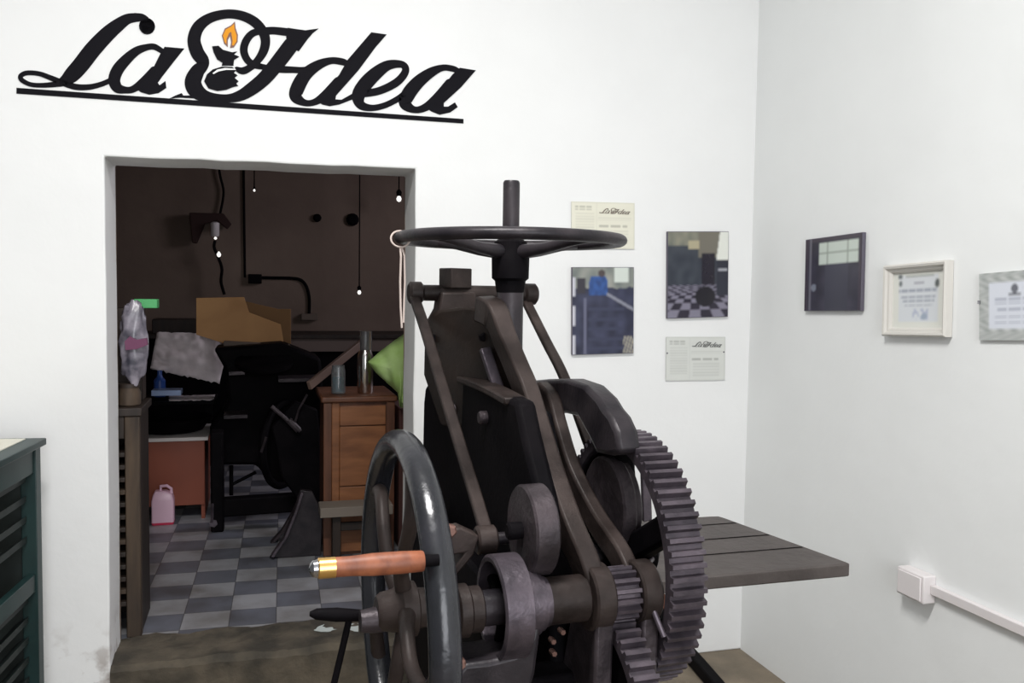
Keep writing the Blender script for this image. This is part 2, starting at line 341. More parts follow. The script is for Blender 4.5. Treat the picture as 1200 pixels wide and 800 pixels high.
LAMP = [zb((335, 312), (378, 308), (408, 335), (470, 352), (502, 346), (480, 366), (516, 380), (482, 402), (478, 440), (400, 440), (404, 420), (368, 398), (345, 350)),
        zb((282, 545), (300, 500), (340, 466), (400, 448), (470, 450), (495, 470), (480, 490), (505, 505), (485, 522), (512, 545), (495, 560), (510, 575), (470, 585), (430, 602), (370, 610), (310, 592))]
HILITE = zb((338, 492), (370, 468), (420, 458), (490, 462), (495, 470), (430, 470), (380, 480), (345, 498))
FLAME = zb((488, 145), (493, 190), (508, 235), (506, 280), (480, 318), (455, 322), (462, 285), (455, 240), (440, 268), (440, 316), (415, 292), (400, 240), (420, 192), (460, 172))
FLAMEC = zb((482, 162), (486, 200), (500, 240), (498, 278), (480, 306), (468, 306), (472, 275), (462, 215), (448, 225), (432, 262), (430, 298), (418, 280), (408, 240), (426, 200), (462, 180))
def ribbon(mb, pts, f, h, n=8):
    S = spline(pts, n); m = len(S); L = []; R = []
    for i in range(m):
        a = S[max(i-1, 0)]; c = S[min(i+1, m-1)]; dx, dy = c[0]-a[0], c[1]-a[1]; l = hypot(dx, dy) or 1
        nx, ny = -dy/l, dx/l; x, y, wd = S[i]
        L.append((x+nx*wd/2, y+ny*wd/2)); R.append((x-nx*wd/2, y-ny*wd/2))
    vs = [f(*p, 0) for p in L]+[f(*p, 0) for p in R]+[f(*p, h) for p in L]+[f(*p, h) for p in R]; fs = []
    for i in range(m-1):
        fs += [(2*m+i, 2*m+i+1, 3*m+i+1, 3*m+i), (i, i+1, 2*m+i+1, 2*m+i), (m+i, m+i+1, 3*m+i+1, 3*m+i)]
    mb.add(vs, fs)
    for e in (S[0], S[-1]):
        mb.prism([f(e[0]+e[2]/2*cos(2*pi*k/16), e[1]+e[2]/2*sin(2*pi*k/16), 0) for k in range(16)], f(0, 0, h+.0004)-f(0, 0, 0))
def flatpoly(mb, pts, f, h): mb.prism([f(*p, 0) for p in pts], f(0, 0, h)-f(0, 0, 0))
def wallf(x, y, h): return aY(x, y, WY)+Vector((0, -h, 0))
sg = thing('painted_sign', 'large black script sign over the doorway with an oil lamp and orange flame', 'sign', aY(280, 125, WY)+Vector((0, -.002, 0)))
sg.location.y = WY
for k, (st, po) in LOGO.items():
    mb = MB()
    for j, s_ in enumerate(st): ribbon(mb, s_, wallf, .003+.0002*j)
    for p in po: flatpoly(mb, p, wallf, .0028)
    obj('letter', mb, BLACKP, sg, smooth=False)
mb = MB(); flatpoly(mb, [(19.5, 103), (543, 139.5), (543, 144.7), (19.5, 109.7)], wallf, .003); obj('underline', mb, BLACKP, sg, smooth=False)
mb = MB(); [flatpoly(mb, p, wallf, .0045) for p in LAMP]; lm = obj('oil_lamp_emblem', mb, BLACKP, sg, smooth=False); lm['label'] = 'black oil lamp emblem'
mb = MB(); flatpoly(mb, HILITE, wallf, .0052); obj('highlight', mb, WHPAINT, lm, smooth=False)
mb = MB(); flatpoly(mb, FLAME, wallf, .003); fo = obj('flame', mb, DKOR, sg, smooth=False); fo['label'] = 'orange flame with a dark outline'
mb = MB(); flatpoly(mb, FLAMEC, wallf, .0042); obj('flame_fill', mb, ORANGE, fo, smooth=False)

# ------------------------------------------------------------ pictures on the walls
def panel(name, P00, ux, uy, nrm, nx, ny, fn, m, parent, off, blur=1):
    """grid on a rectangle, one printed colour per cell; P00 = top-left corner"""
    me = bpy.data.meshes.new(name); base = wloc(parent); vs = []; fs = []; cols = []
    for j in range(ny+1):
        for i in range(nx+1): vs.append(P00+ux*(i/nx)+uy*(j/ny)+nrm*off-base)
    for j in range(ny):
        for i in range(nx):
            a = j*(nx+1)+i; fs.append((a, a+nx+1, a+nx+2, a+1)); cols.append(fn((i+.5)/nx, (j+.5)/ny))
    for _ in range(blur):
        cols = [tuple(sum(cols[jj*nx+ii][k] for jj in (max(j-1, 0), j, min(j+1, ny-1)) for ii in (max(i-1, 0), i, min(i+1, nx-1)))/9 for k in range(3)) for j in range(ny) for i in range(nx)]
    me.from_pydata(vs, [], fs); ca = me.color_attributes.new('Col', 'FLOAT_COLOR', 'CORNER')
    for p, c in zip(me.polygons, cols):
        for li in p.loop_indices: ca.data[li].color = (*c, 1)
    me.materials.append(m); me.update(); o = bpy.data.objects.new(name, me); C.objects.link(o); o.parent = parent; return o
def s2l(r, g, b): return tuple(((c/255)/12.92 if c <= 10 else ((c/255+.055)/1.055)**2.4) for c in (r, g, b))
def mixc(a, b, t): t = max(0, min(1, t)); return tuple(x+(y-x)*t for x, y in zip(a, b))
def nz(u, v, s, k=0): return .5+.5*noise.noise(Vector((u*s, v*s, k)))
def corners(a, b, c, axis):     # a top-left, b top-right, c bottom-left in the photo, squared up on the wall
    f = (lambda p: aY(*p, WY)) if axis == 'y' else (lambda p: aX(*p, WX))
    A, B, D = f(a), f(b), f(c); n = Vector((0, -1, 0)) if axis == 'y' else Vector((-1, 0, 0))
    return A, B-A, D-A, n
def pic_press(u, v):            # man in blue behind a printing press
    c = mixc(s2l(62, 66, 92), s2l(34, 36, 58), nz(u, v, 7, 1)*1.3)
    if v < .26 - .05*nz(u, 0, 9, 2): c = mixc(s2l(170, 170, 160), s2l(90, 100, 100), nz(u, v, 6, 3)*1.1)
    if v < .17 and .68 < u < .92: c = s2l(205, 212, 205)
    if abs(u-.14) < .07 and .12 < v < .3: c = s2l(48, 46, 56)
    if abs(u-.42) < .15-.06*max(0, .16-v)*8 and .10 < v < .32: c = mixc(s2l(24, 48, 100), s2l(50, 92, 160), nz(u, v, 15, 4))
    if hypot((u-.47)*.7, v-.065) < .042: c = s2l(70, 60, 60)
    if abs((v-.3)-(u-.55)*.42) < .02 and u > .55: c = s2l(130, 132, 145)
    if v > .45 and int(v*26) % 3 == 0 and .25 < u < .85: c = s2l(52, 56, 80)
    if abs(u-.2) < .022 and v > .35: c = s2l(100, 102, 125)
    if u > .84 and v > .8 and int((u+v*.4)*40) % 2: c = s2l(170, 165, 150)
    if u < .035 and int(v*9) % 3: c = s2l(195, 195, 205)
    return c
def pic_shop(u, v):             # chequered floor and a machine
    c = mixc(s2l(40, 44, 56), s2l(70, 76, 84), nz(u, v, 8, 1)*.8)
    if u > .5 and v < .3: c = s2l(112, 108, 98)
    if u > .86-.06*v*3 and v < .33: c = s2l(222, 224, 216)
    if u < .5 and v < .16: c = mixc(s2l(90, 96, 90), s2l(150, 146, 128), nz(u, v, 9, 7))
    if .34 < u < .52 and .1 < v < .2: c = s2l(170, 162, 135)
    if v > .62:
        q = (v-.6)*1.0; px = (u-.45)/(.25+q*1.9)+.5; py = 1/(q+.09)
        c = s2l(125, 122, 138) if (int(px*5+20)+int(py*1.6)) % 2 else s2l(42, 38, 52)
    if .55 < u < .78 and .25 < v < .62: c = mixc(s2l(34, 28, 38), s2l(24, 22, 38), nz(u, v, 20))
    if hypot((u-.62)*.7, v-.76) < .12: c = s2l(28, 26, 34)
    if u > .8 and .33 < v < .75: c = s2l(42, 44, 56)
    if .84 < u < .99 and .43 < v < .46: c = s2l(160, 162, 170)
    return c
def pic_win(u, v):              # dark room under a bright window
    c = mixc(s2l(40, 38, 50), s2l(62, 60, 76), nz(u, v, 6, 5))
    if .38 < u < .78 and v > .35: c = mixc(s2l(66, 66, 82), s2l(52, 52, 66), v)
    if .26 < u < .95 and .07 < v < .37: 
        c = s2l(198, 208, 200)
        if abs(u-.42) < .014 or abs(u-.77) < .014 or abs(v-.21) < .012: c = s2l(150, 158, 150)
    if u < .06 or u > .96 or v < .04: c = s2l(66, 58, 70)
    if hypot(u-.17, (v-.68)) < .05: c = s2l(120, 125, 140)
    if abs(u-.1) < .015: c = s2l(110, 108, 120)
    return c
def slip(u, v, base, seed=0):
    c = mixc(base, tuple(x*.93 for x in base), nz(u, v, 4, seed)); ink = tuple(x*.62 for x in base); pale = tuple(x*.84 for x in base)
    if u < .012 or u > .985 or v < .02 or v > .975: return tuple(x*.88 for x in base)
    if .06 < u < .34 and (.09 < v < .12 or .15 < v < .18): return ink if (int(u*47) % 5) else c
    if .07 < u < .36 and v > .24 and int(v*34) % 2 == 0 and v < .88: return pale
    if .42 < u < .95 and (.32 < v < .345 or .37 < v < .39): return pale
    if .43 < u < .88 and .49 < v < .535: return ink if int(u*31) % 6 else c
    if .45 < u < .9 and v > .6 and int(v*30) % 2 == 0 and v < .9: return pale
    if abs(u-.395) < .004: return pale
    return c
def framed(name, label, cat, cs, axis, depth, edge, fn, nx, ny, m=PICT, border=0, group=None):
    A, ux, uy, n = corners(*cs, axis)
    root = thing(name, label, cat, A+ux/2+uy, group)
    obj('backing', MB().boxv(A+n*.0015, ux, uy, n*depth), edge, root, bevel=.001, smooth=False)
    b = border; P0 = A+ux*b+uy*b*ux.length/uy.length
    panel('print', P0, ux*(1-2*b), uy*(1-2*b*ux.length/uy.length), n, nx, ny, fn, m, root, depth+.0025)
    return root, A, ux, uy, n
framed('photo_board', 'photograph of a man in a blue shirt at a press, below the yellowed slip', 'photograph', ((669, 313), (741.3, 313), (669, 415.6)), 'y', .012, BACKB, pic_press, 72, 100, border=.008, group='photographs on the walls')
framed('photo_board', 'photograph of a chequered floor and machine, above the grey slip near the corner', 'photograph', ((780.5, 271.3), (852, 271.3), (780, 373)), 'y', .012, BACKB, pic_shop, 72, 100, border=.008, group='photographs on the walls')
framed('photo_board', 'dark photograph with a bright window, on the right wall nearest the corner', 'photograph', ((948.5, 281), (1015.5, 272), (946.5, 364.5)), 'x', .014, BACKB, pic_win, 84, 90, border=.008, group='photographs on the walls')
def minilogo(A, ux, uy, n, root, u0, v0, u1, v1, col):
    mb = MB()
    def f(x, y, h): return A+ux*(u0+(u1-u0)*(x-20)/535)+uy*(v0+(v1-v0)*(y-12+(280-x)*.04)/128)+n*(.0068+h)
    for st, po in LOGO.values():
        for s_ in st: ribbon(mb, s_, f, .0004, 3)
        for p in po: flatpoly(mb, p, f, .0004)
    for p in LAMP: flatpoly(mb, p, f, .0004)
    obj('printed_logo', mb, col, root, smooth=False)
INK1 = mat('faded_brown_ink', s2l(125, 115, 105), .6); INK2 = mat('faded_grey_ink', s2l(110, 112, 110), .6)
c1 = s2l(226, 224, 208); c2 = s2l(212, 214, 209)
r_, A, ux, uy, n = framed('letterhead_slip', 'yellowed laminated letterhead slip, topmost, partly behind the horizontal handwheel', 'paper slip', ((669, 236), (743, 238), (669, 291)), 'y', .003, LAMI, lambda u, v: slip(u, v, c1, 1), 120, 80, SLIPM, .0, 'laminated letterhead slips')
minilogo(A, ux, uy, n, r_, .43, .12, .93, .27, INK1)
r_, A, ux, uy, n = framed('letterhead_slip', 'grey laminated letterhead slip below the chequered-floor photograph', 'paper slip', ((780, 394.5), (849.3, 394.5), (779.5, 446)), 'y', .003, LAMI, lambda u, v: slip(u, v, c2, 2), 120, 80, SLIPM, .0, 'laminated letterhead slips')
minilogo(A, ux, uy, n, r_, .43, .10, .94, .26, INK2)
for uu, vv in ((.02, .37), (.975, .35)):
    obj('pin', MB().lathe(A+ux*uu+uy*vv+n*.004, n, [(0, .004), (.003, .003)], 12), BACKB, r_)
def cert1(u, v):
    c = s2l(222, 223, 216)
    if .12 < u < .88 and .06 < v < .9: c = s2l(214, 218, 222)
    if .25 < u < .8 and .05 < v < .09: c = s2l(170, 175, 172)
    if hypot(u-.14, v-.07) < .045 or hypot((u-.15)*1.5, v-.2) < .05: c = s2l(115, 122, 125)
    if hypot((u-.86)*1.6, v-.22) < .075: c = s2l(100, 105, 105)
    for k, vv in enumerate((.33, .45, .52, .60)):
        if abs(v-vv) < (.022 if k == 0 else .015) and .12+.04*k < u < .85-.02*k and int(u*40) % 6: c = s2l(160, 166, 178)
    if abs(v-.2) < .02 and .42 < u < .62: c = s2l(165, 165, 175)
    if .4 < u < .7 and .66 < v < .86 and nz(u, v, 14, 2) > .5: c = s2l(180, 187, 205)
    if hypot((u-.62), v-.80) < .06: c = s2l(160, 172, 188)
    return c
def cert2(u, v):
    if u < .14 or u > .86 or v < .15 or v > .84:
        return mixc(s2l(150, 155, 153), s2l(200, 203, 201), .5+.5*sin(u*34+6*sin(v*20))*cos(v*30))
    c = s2l(216, 220, 229)
    if hypot(u-.5, (v-.25)*.8) < .05 or (abs(v-.33) < .02 and .42 < u < .58): c = s2l(110, 112, 120)
    for k, vv in enumerate((.4, .46, .55, .66, .74)):
        if abs(v-vv) < .012 and .2+.03*(k % 3) < u < .82 and int(u*36) % 7: c = s2l(165, 170, 184)
    return c
# cream-framed certificate
A, ux, uy, n = corners((1043, 311.5), (1118.5, 304.5), (1041, 393.5), 'x'); 
root = thing('framed_certificate', 'framed certificate in a wide cream moulding, between the dark photograph and the grey-bordered one', 'certificate', A+ux/2+uy, 'framed certificates')
fw = .027
def rail(name, p, d1, d2, m=CREAMF, dep=.028, root=root):
    mb = MB(); L1 = Vector(d1); L2 = Vector(d2); l = L2.length; e1 = L1.normalized(); e2 = L2/l; mb2 = mb
    prof = [(0, 0), (0, .022), (.2, .028), (.45, .026), (.55, .018), (.8, .016), (1, .010), (1, 0)]
    a = [p+L2*t+nrm*h*dep/.028 for t, h in prof]; bb = [p+L1+L2*t+nrm*h*dep/.028 for t, h in prof]
    for i, (t, h) in enumerate(prof): a[i] += e1*l*t; bb[i] -= e1*l*t
    k = len(prof); mb.add(a+bb, [tuple(range(k)), tuple(range(k, 2*k))]+[(i, (i+1) % k, k+(i+1) % k, k+i) for i in range(k)])
    return obj(name, mb, m, root, smooth=False)
nrm = n; A = A+n*.002
exx = ux.normalized()*fw; eyy = uy.normalized()*fw
rail('frame_rail', A, ux, eyy); rail('frame_rail', A+uy, ux, -eyy); rail('frame_rail', A, uy, exx); rail('frame_rail', A+ux, uy, -exx)
panel('certificate_sheet', A+exx+eyy, ux-exx*2, uy-eyy*2, n, 60, 56, cert1, SLIPM, root, .005)
A, ux, uy, n = corners((1151, 321), (1199, 316.8), (1151, 398.5), 'x'); ux = ux*1.75
root = thing('framed_certificate', 'grey-bordered certificate under glass, cut off by the right edge of the photo', 'certificate', A+ux/2+uy, 'framed certificates')
obj('backing', MB().boxv(A+n*.0015, ux, uy, n*.008), LAMI, root, bevel=.001, smooth=False)
panel('certificate_sheet', A, ux, uy, n, 84, 60, cert2, SLIPM, root, .0105)
obj('clip', MB().boxv(A+uy*.4+ux*-.01+n*.0, ux*.03, uy*.05, n*.014), NUT, root, smooth=False)

# surface socket and trunking on the right wall
A = aX(1066, 661, WX); B = aX(1098, 668, WX)
root = thing('wall_socket', 'white surface-mounted socket box low on the right wall', 'socket', Vector((WX, (A.y+B.y)/2, .56)))
y0, y1 = B.y, A.y+.0; z1 = A.z+.0; 
obj('box', MB().box(WX-.046, WX-.0005, y0, y1, z1-.085, z1), PLASTIC, root, bevel=.004)
obj('face_plate', MB().box(WX-.052, WX-.0465, y0+.008, y1-.008, z1-.079, z1-.006), PLASTIC, root, bevel=.003)
mb = MB(); mb.box(WX-.022, WX-.0005, -2.5, y0-.0005, z1-.055, z1-.027)
tag(obj('cable_trunking', mb, PLASTIC, bevel=.002), 'white cable trunking running from the socket box along the right wall', 'cable trunking')

# ------------------------------------------------------------ the cutter
SY, SZ = 1.45, .945
cut = thing('paper_cutter', 'black cast-iron hand-cranked paper cutting machine with large toothed gear in the middle of the room', 'printing machine', M(.62, 1.6, 0))
def part(name, mb, m, parent=cut, bevel=0, label=None, **k):
    o = obj(name, mb, m, parent, bevel=bevel, **k)
    if label: o['label'] = label
    return o
def sh(px, yy=SY, zz=SZ, py=700): p = mY(px, py, yy); return p.dot(MX)      # X' of a pixel column on the shaft line
# --- horizontal handwheel and screw
hx, hy, hz = .668, 1.95, 1.618
hw = MB().torus(M(hx, hy, hz), MZ, .252, .0165, 120, 16, .0135)
HW = part('handwheel', hw, IRON, label='horizontal spoked handwheel')
for k in range(4):
    a = radians(28+90*k); e = MX*cos(a)+MY*sin(a); s_ = MB()
    pth = [M(hx, hy, hz-.028)+e*.03, M(hx, hy, hz-.022)+e*.10, M(hx, hy, hz-.008)+e*.18, M(hx, hy, hz)+e*.245]
    s_.tube(pth, [.017, .013, .011, .011], 12, 1.0); part('spoke', s_, IRON, HW)
part('hub', MB().lathe(M(hx, hy, hz-.125), MZ, [(0, .026), (.004, .032), (.03, .036), (.036, .043), (.085, .044), (.092, .040), (.12, .038), (.13, .024)], 40), IRONB, HW)
part('screw_spindle', MB().lathe(M(hx, hy, hz+.003), MZ, [(0, .0195), (.128, .0195), (.133, .017)], 32), IRON)
part('screw_tube', MB().lathe(M(hx, hy, 1.20), MZ, [(0, .031), (.30, .031)], 40), IRON)
# --- crossbar with joints
cbY, cbZ = 2.25, 1.492
cl = mY(484, 348, cbY).dot(MX); crr = mY(622, 352, cbY).dot(MX)
part('crossbar', MB().tube([M(cl, cbY, cbZ), M((cl+crr)/2, cbY, cbZ), M(crr, cbY, cbZ)], [.021, .0215, .021], 20), BROWNI)
for c in (cl+.006, crr-.004):
    part('joint_knuckle', MB().lathe(M(c-.018, cbY, cbZ), MX, [(0, .022), (.005, .029), (.032, .029), (.038, .022)], 28), BROWNI)
part('collar', MB().lathe(mY(548, 350, cbY)-MX*.012, MX, [(0, .027), (.026, .027), (.03, .022)], 28), BROWNI)
a0 = mY(518, 346, 2.21).dot(MX); a1 = mY(556, 346, 2.21).dot(MX)
# square nut block, turned on its axis, standing above the crossbar on a neck
def rotbox(cx, cy, hxw, hyw, z0, z1, ang):
    a = radians(ang); e1 = MX*cos(a)+MY*sin(a); e2 = -MX*sin(a)+MY*cos(a); c = M(cx, cy, z0)
    return MB().boxv(c-e1*hxw-e2*hyw, e1*2*hxw, e2*2*hyw, MZ*(z1-z0))
part('square_block', rotbox((a0+a1)/2, 2.24, .035, .026, 1.505, 1.557, 24), BROWNI, bevel=.003)
part('neck', MB().prism([mY(x, y, 2.20) for x, y in ((518, 342), (557, 342), (561, 368), (570, 380), (505, 380), (515, 362))], MY*.07), BROWNI, bevel=.006)
# head casting: front face slanting forward-down
hf = lambda x: 2.18-(x-501)/99*.29
F_ = [(505, 378), (508, 369), (517, 363), (545, 360), (572, 363), (584, 370), (592, 386), (612, 450), (612, 500), (520, 500), (500, 440), (501, 395)]
hd = MB().prism([mY(x, y, hf(x)) for x, y in F_], MY*.035); part('head_casting', hd, mat('dark_brown_iron', (.009, .006, .005), .5, .0, spec=.12, col2=(.022, .015, .012), scale=9, bump=.1, bscale=60), bevel=.006)
for x, y in ((509, 397), (568, 395)):
    part('head_bolt', MB().lathe(mY(x, y, hf(x))-MY*.006, MY, [(0, .009), (.004, .012), (.02, .012)], 6), IRONB)
part('wedge_plate', MB().strap([mY(568, 408, 1.955), mY(578, 438, 1.93), mY(584, 455, 1.91)], .026, .016), STEEL, bevel=.003)
# long slanting flange on the right of the head, running forward into the front arm
fl_ = spline([(566, 361, 1.94), (581, 370, 1.89), (592, 398, 1.87), (606, 432, 1.84), (618, 462, 1.80), (634, 515, 1.70), (650, 568, 1.60), (668, 620, 1.51), (685, 658, 1.47), (699, 700, 1.45)], 6)
part('slanting_flange', MB().strap([mY(*p) for p in fl_], [.050-.012*min(1, i/16) for i in range(len(fl_))], .06), BROWNI, bevel=.006)
# --- main body between the cheeks (slanted front, stands on the floor)
bd = MB(); side = [(1.54, .30), (1.56, .80), (1.60, 1.05), (1.72, 1.245), (2.10, 1.30), (2.20, 1.28), (2.24, .9), (2.26, .30)]
bd.prism([M(.63, y, z) for y, z in side], MX*.06); part('body_casting', bd, IRONB, bevel=.01)
# left cheek
ck_ = MB(); X1 = .585
Fc = [(496, 470), (498, 452), (508, 444), (535, 441), (552, 446), (580, 457), (604, 470), (612, 510), (624, 560), (634, 600), (634, 650), (600, 700), (560, 660), (500, 640), (494, 560)]
ck_.prism([mX(x, y, X1) for x, y in Fc], MX*.045); part('side_cheek', ck_, IRONB, bevel=.012, label='black left cheek of the frame')
rim = MB(); rim.strap([mX(*p, X1+.015) for p in spline([(512, 444), (535, 441), (555, 447), (580, 457), (604, 470)], 5)], .05, .016); part('cheek_rim', rim, BROWNI, bevel=.004)
for x, y, r in ((537, 478, .014), (570, 489, .015)):
    part('cheek_bolt', MB().lathe(mX(x, y, X1)-MX*.018, MX, [(0, r*.8), (.004, r), (.02, r)], 20), STEELD)
# --- front arms (edges of the two cheeks) down to the shaft
armp = [(600, 470, 1.74), (607, 500, 1.71), (619, 540, 1.66), (630, 570, 1.62), (640, 600, 1.58)]
part('cheek_edge', MB().strap([mY(*p) for p in spline(armp, 6)], .034, .03), BROWNI, bevel=.005)
armp2 = [(634, 458, 1.90), (646, 472, 1.84), (655, 505, 1.78), (671, 555, 1.72), (698, 608, 1.62), (729, 655, 1.50), (745, 698, 1.45)]
n2 = len(spline(armp2, 6))
part('front_arm', MB().strap([mY(*p) for p in spline(armp2, 6)], [.030]*n2, .05), BROWNI, bevel=.006)
def disc(x0, x1, y, z, r, prof=None): 
    w_ = x1-x0; return MB().lathe(M(x0, y, z), MX, prof or [(0, r-.004), (.004, r), (w_-.004, r), (w_, r-.004)], 72)
xa, xb = sh(690), sh(712)
part('bearing_boss', disc(xa-.008, xa+.032, SY, SZ, .060), BROWNI)
xp0, xp1 = xa+.033, sh(739)
part('pinion', MB().gear(M(xp0, SY, SZ), MX, .050, .012, xp1-xp0, 16, .010), STEEL, smooth=False)
part('bearing_boss', disc(xp1+.001, xp1+.040, SY, SZ, .058), BROWNI)
# pedestal under each bearing down to the floor
for x, wv in ((xa-.004, .036), (xp1+.004, .034)):
    pp = MB(); pp.prism([M(x, y, z) for y, z in ((SY-.045, SZ), (SY-.040, .80), (SY-.10, .45), (SY-.20, .06), (SY-.22, 0), (SY+.02, 0), (SY+.08, .3), (SY+.12, .75), (SY+.055, SZ))], MX*wv)
    part('pedestal', pp, STEELD if x > .7 else STEELD, bevel=.006)
# --- shaft line
part('main_shaft', MB().lathe(M(.24, SY, SZ), MX, [(0, .018), (.02, .021), (.56, .021)], 28), STEELD)
part('shaft_sleeve', disc(sh(636), xa-.008, SY, SZ, .042), BROWNI)
part('shaft_collar', MB().lathe(M(sh(608), SY, SZ), MX, [(0, .056), (.030, .056), (.032, .050), (.040, .050), (.042, .044), (.05, .044)], 56), STEEL)
d0, d1 = sh(575), sh(608)
part('drum_pulley', MB().lathe(M(d0, SY, SZ), MX, [(0, .086), (.003, .091), (d1-d0-.002, .091), (d1-d0, .087), (d1-d0, .03), (d1-d0-.008, .03), (d1-d0-.008, .079), (.001, .079)], 80, close=True), STEEL, label='steel drum pulley')
for k in range(4):
    a = radians(20+90*k); e = MY*cos(a)+MZ*sin(a); part('pulley_spoke', MB().tube([M((d0+d1)/2, SY, SZ)+e*.015, M((d0+d1)/2, SY, SZ)+e*.081], .010, 10), IRONB)
part('pulley_hub', disc(sh(556), d1-.01, SY, SZ, .031), IRON)
part('clutch_collar', MB().lathe(M(sh(532), SY, SZ), MX, [(0, .040), (.004, .046), (.022, .046), (.026, .040), (.045, .040), (.048, .036)], 40), BROWNI)
# --- flywheel
fx, FR, fz = .312, .284, .958
FW = part('flywheel', MB().torus(M(fx, SY, fz), MX, FR, .0205, 140, 18, .024), PAINTI, label='dark flywheel rim with a reddish wooden crank handle')
part('flywheel_hub', MB().lathe(M(fx-.045, SY, fz), MX, [(0, .026), (.008, .032), (.03, .036), (.04, .046), (.065, .046), (.07, .034), (.12, .030)], 40), BROWNI, FW)
for k in range(5):
    a = radians(100+72*k); pts = []
    for t, da, off in ((.035, 0, 0), (.09, 14, -.012), (.15, 24, -.016), (.22, 20, -.010), (.276, 6, 0)):
        q = a+radians(da); pts.append(tuple(M(fx+off, SY, fz)+(MY*cos(q)+MZ*sin(q))*t))
    sp_ = spline(pts, 6); m_ = len(sp_); part('flywheel_spoke', MB().tube(sp_, [.015-.003*sin(pi*i/m_) for i in range(m_)], 12, 1.0), BROWNI, FW)
# crank handle
h0 = mY(496, 657, 1.19); h1 = mY(362, 666.5, 1.19); hd_ = (h1-h0).normalized(); HL = (h1-h0).length
HN = part('crank_handle', MB().lathe(h0, hd_, [(0, .0135), (.002, .0145), (.03, .0155), (.07, .0155), (.10, .0135), (.122, .0135)], 32), HANDW, FW, label='reddish turned wooden handle')
part('brass_ferrule', MB().lathe(h0+hd_*.122, hd_, [(0, .0142), (.022, .0142), (.0235, .0125)], 32), BRASS, HN, label='brass ferrule')
part('steel_nut', MB().lathe(h0+hd_*.1455, hd_, [(0, .0125), (.006, .0115), (.010, .007), (.012, 0)], 24), NUT, HN)
part('handle_pin', MB().lathe(h0, -hd_, [(0, .009), (.022, .008)], 16), IRONB, HN)
# second lever, pointed, low on the left
l0 = mY(363, 719, 1.5); l1 = mY(425, 721, 1.5)
lv = MB().tube([l0, l0+(l1-l0)*.12, l0+(l1-l0)*.5, l1, mY(500, 716, 1.5)], [.004, .0095, .012, .010, .010], 14, 1.0); part('hand_lever', lv, IRONB)
part('lever_rod', MB().tube([mY(410, 722, 1.5), mY(400, 765, 1.5), mY(388, 815, 1.5), mY(384, 830, 1.5)], .006, 10), IRONB)
# --- left connecting rod (from crossbar joint down to crank)
rp = [(485, 347, 2.24), (498, 385, 2.13), (516, 445, 1.97), (540, 525, 1.80), (560, 590, 1.66), (572, 632, 1.58)]
part('connecting_rod', MB().strap([mY(*p) for p in spline(rp, 5)], [.026]*26, .016), BROWNI, bevel=.004)
part('rod_eye', MB().lathe(mY(569, 632, 1.58)-MX*.02, MX, [(0, .022), (.004, .027), (.036, .027), (.04, .022)], 30), BROWNI)
part('crank_pin', MB().lathe(mY(569, 632, 1.58), MX, [(0, .012), (.09, .012)], 16), IRON)
rp = [(617, 354, 2.24), (640, 400, 2.12), (662, 444, 2.0), (690, 520, 1.86)]
part('connecting_rod', MB().strap([mY(*p) for p in spline(rp, 5)], .025, .016), BROWNI, bevel=.004)
# --- eccentric disc above the drum
ez = mY(612, 621, 1.50); e0 = ez.dot(MX); ezz = ez.z
part('eccentric_disc', disc(e0-.002, e0+.044, 1.50, ezz, .083), STEELD, label='brownish eccentric disc')
part('disc_shaft', disc(e0-.03, e0+.05, 1.50, ezz, .016), IRONB)
# --- bracket left of the drum
br = MB(); br.prism([mY(x, y, 1.55) for x, y in ((522, 622), (540, 618), (562, 628), (556, 650), (530, 682), (522, 682), (545, 648), (522, 652))], MY*.04)
part('bracket', br, BROWNI, bevel=.004)
for x, y, d in ((526, 620, 1.52), (537, 776, 1.42), (656, 737, 1.50), (645, 748, 1.50), (646, 762, 1.50)):
    part('brass_bolt', MB().lathe(mY(x, y, d), -MY, [(0, .012 if x < 600 else .0055), (.014, .012 if x < 600 else .0055), (.018, .008 if x < 600 else .005)], 6), mat('dull_pink_brass', (.20, .11, .09), .45, .5), bevel=0)
part('bolt_bracket', MB().boxv(mY(530, 783, 1.45), MX*.035, MY*.03, -MZ*.06), BROWNI, bevel=.004)
# --- lower castings below the shaft
lc = MB(); q0 = M(sh(548), 0, 0).dot(MX)
lc.prism([mY(x, y, 1.40) for x, y in ((545, 778), (575, 775), (603, 768), (622, 748), (631, 728), (634, 745), (628, 790), (610, 850), (560, 880), (530, 830), (535, 790))], MY*.10)
part('lower_casting', lc, IRON, bevel=.01)
part('cross_beam', MB().mbox(.37, .72, 1.50, 1.58, .60, .78), IRONB, bevel=.01)
part('cross_beam', MB().mbox(.30, .95, 1.50, 1.62, .14, .22), IRONB, bevel=.01)
mb = MB()
for k in range(2): mb.torus(M(sh(662), 1.40, .745-.03*k), MX+MZ*.2, .045, .008, 40, 8)
part('spring_loop', MB().torus(M(sh(650), 1.42, .73), MX*.3+MY, .045, .012, 40, 10), BROWNI)
part('side_leg', MB().prism([M(.50, y, z) for y, z in ((1.62, .95), (1.56, .60), (1.38, .10), (1.34, 0), (1.62, 0), (1.70, .25), (2.0, .25), (2.10, 0), (2.36, 0), (2.28, .3), (2.22, .95))], MX*.05), IRONB, bevel=.01)
part('side_leg', MB().prism([M(.86, y, z) for y, z in ((1.93, .80), (1.90, .60), (1.75, .10), (1.72, 0), (1.98, 0), (2.02, .25), (2.10, .25), (2.12, 0), (2.36, 0), (2.30, .3), (2.24, .80))], MX*.05), IRONB, bevel=.01)
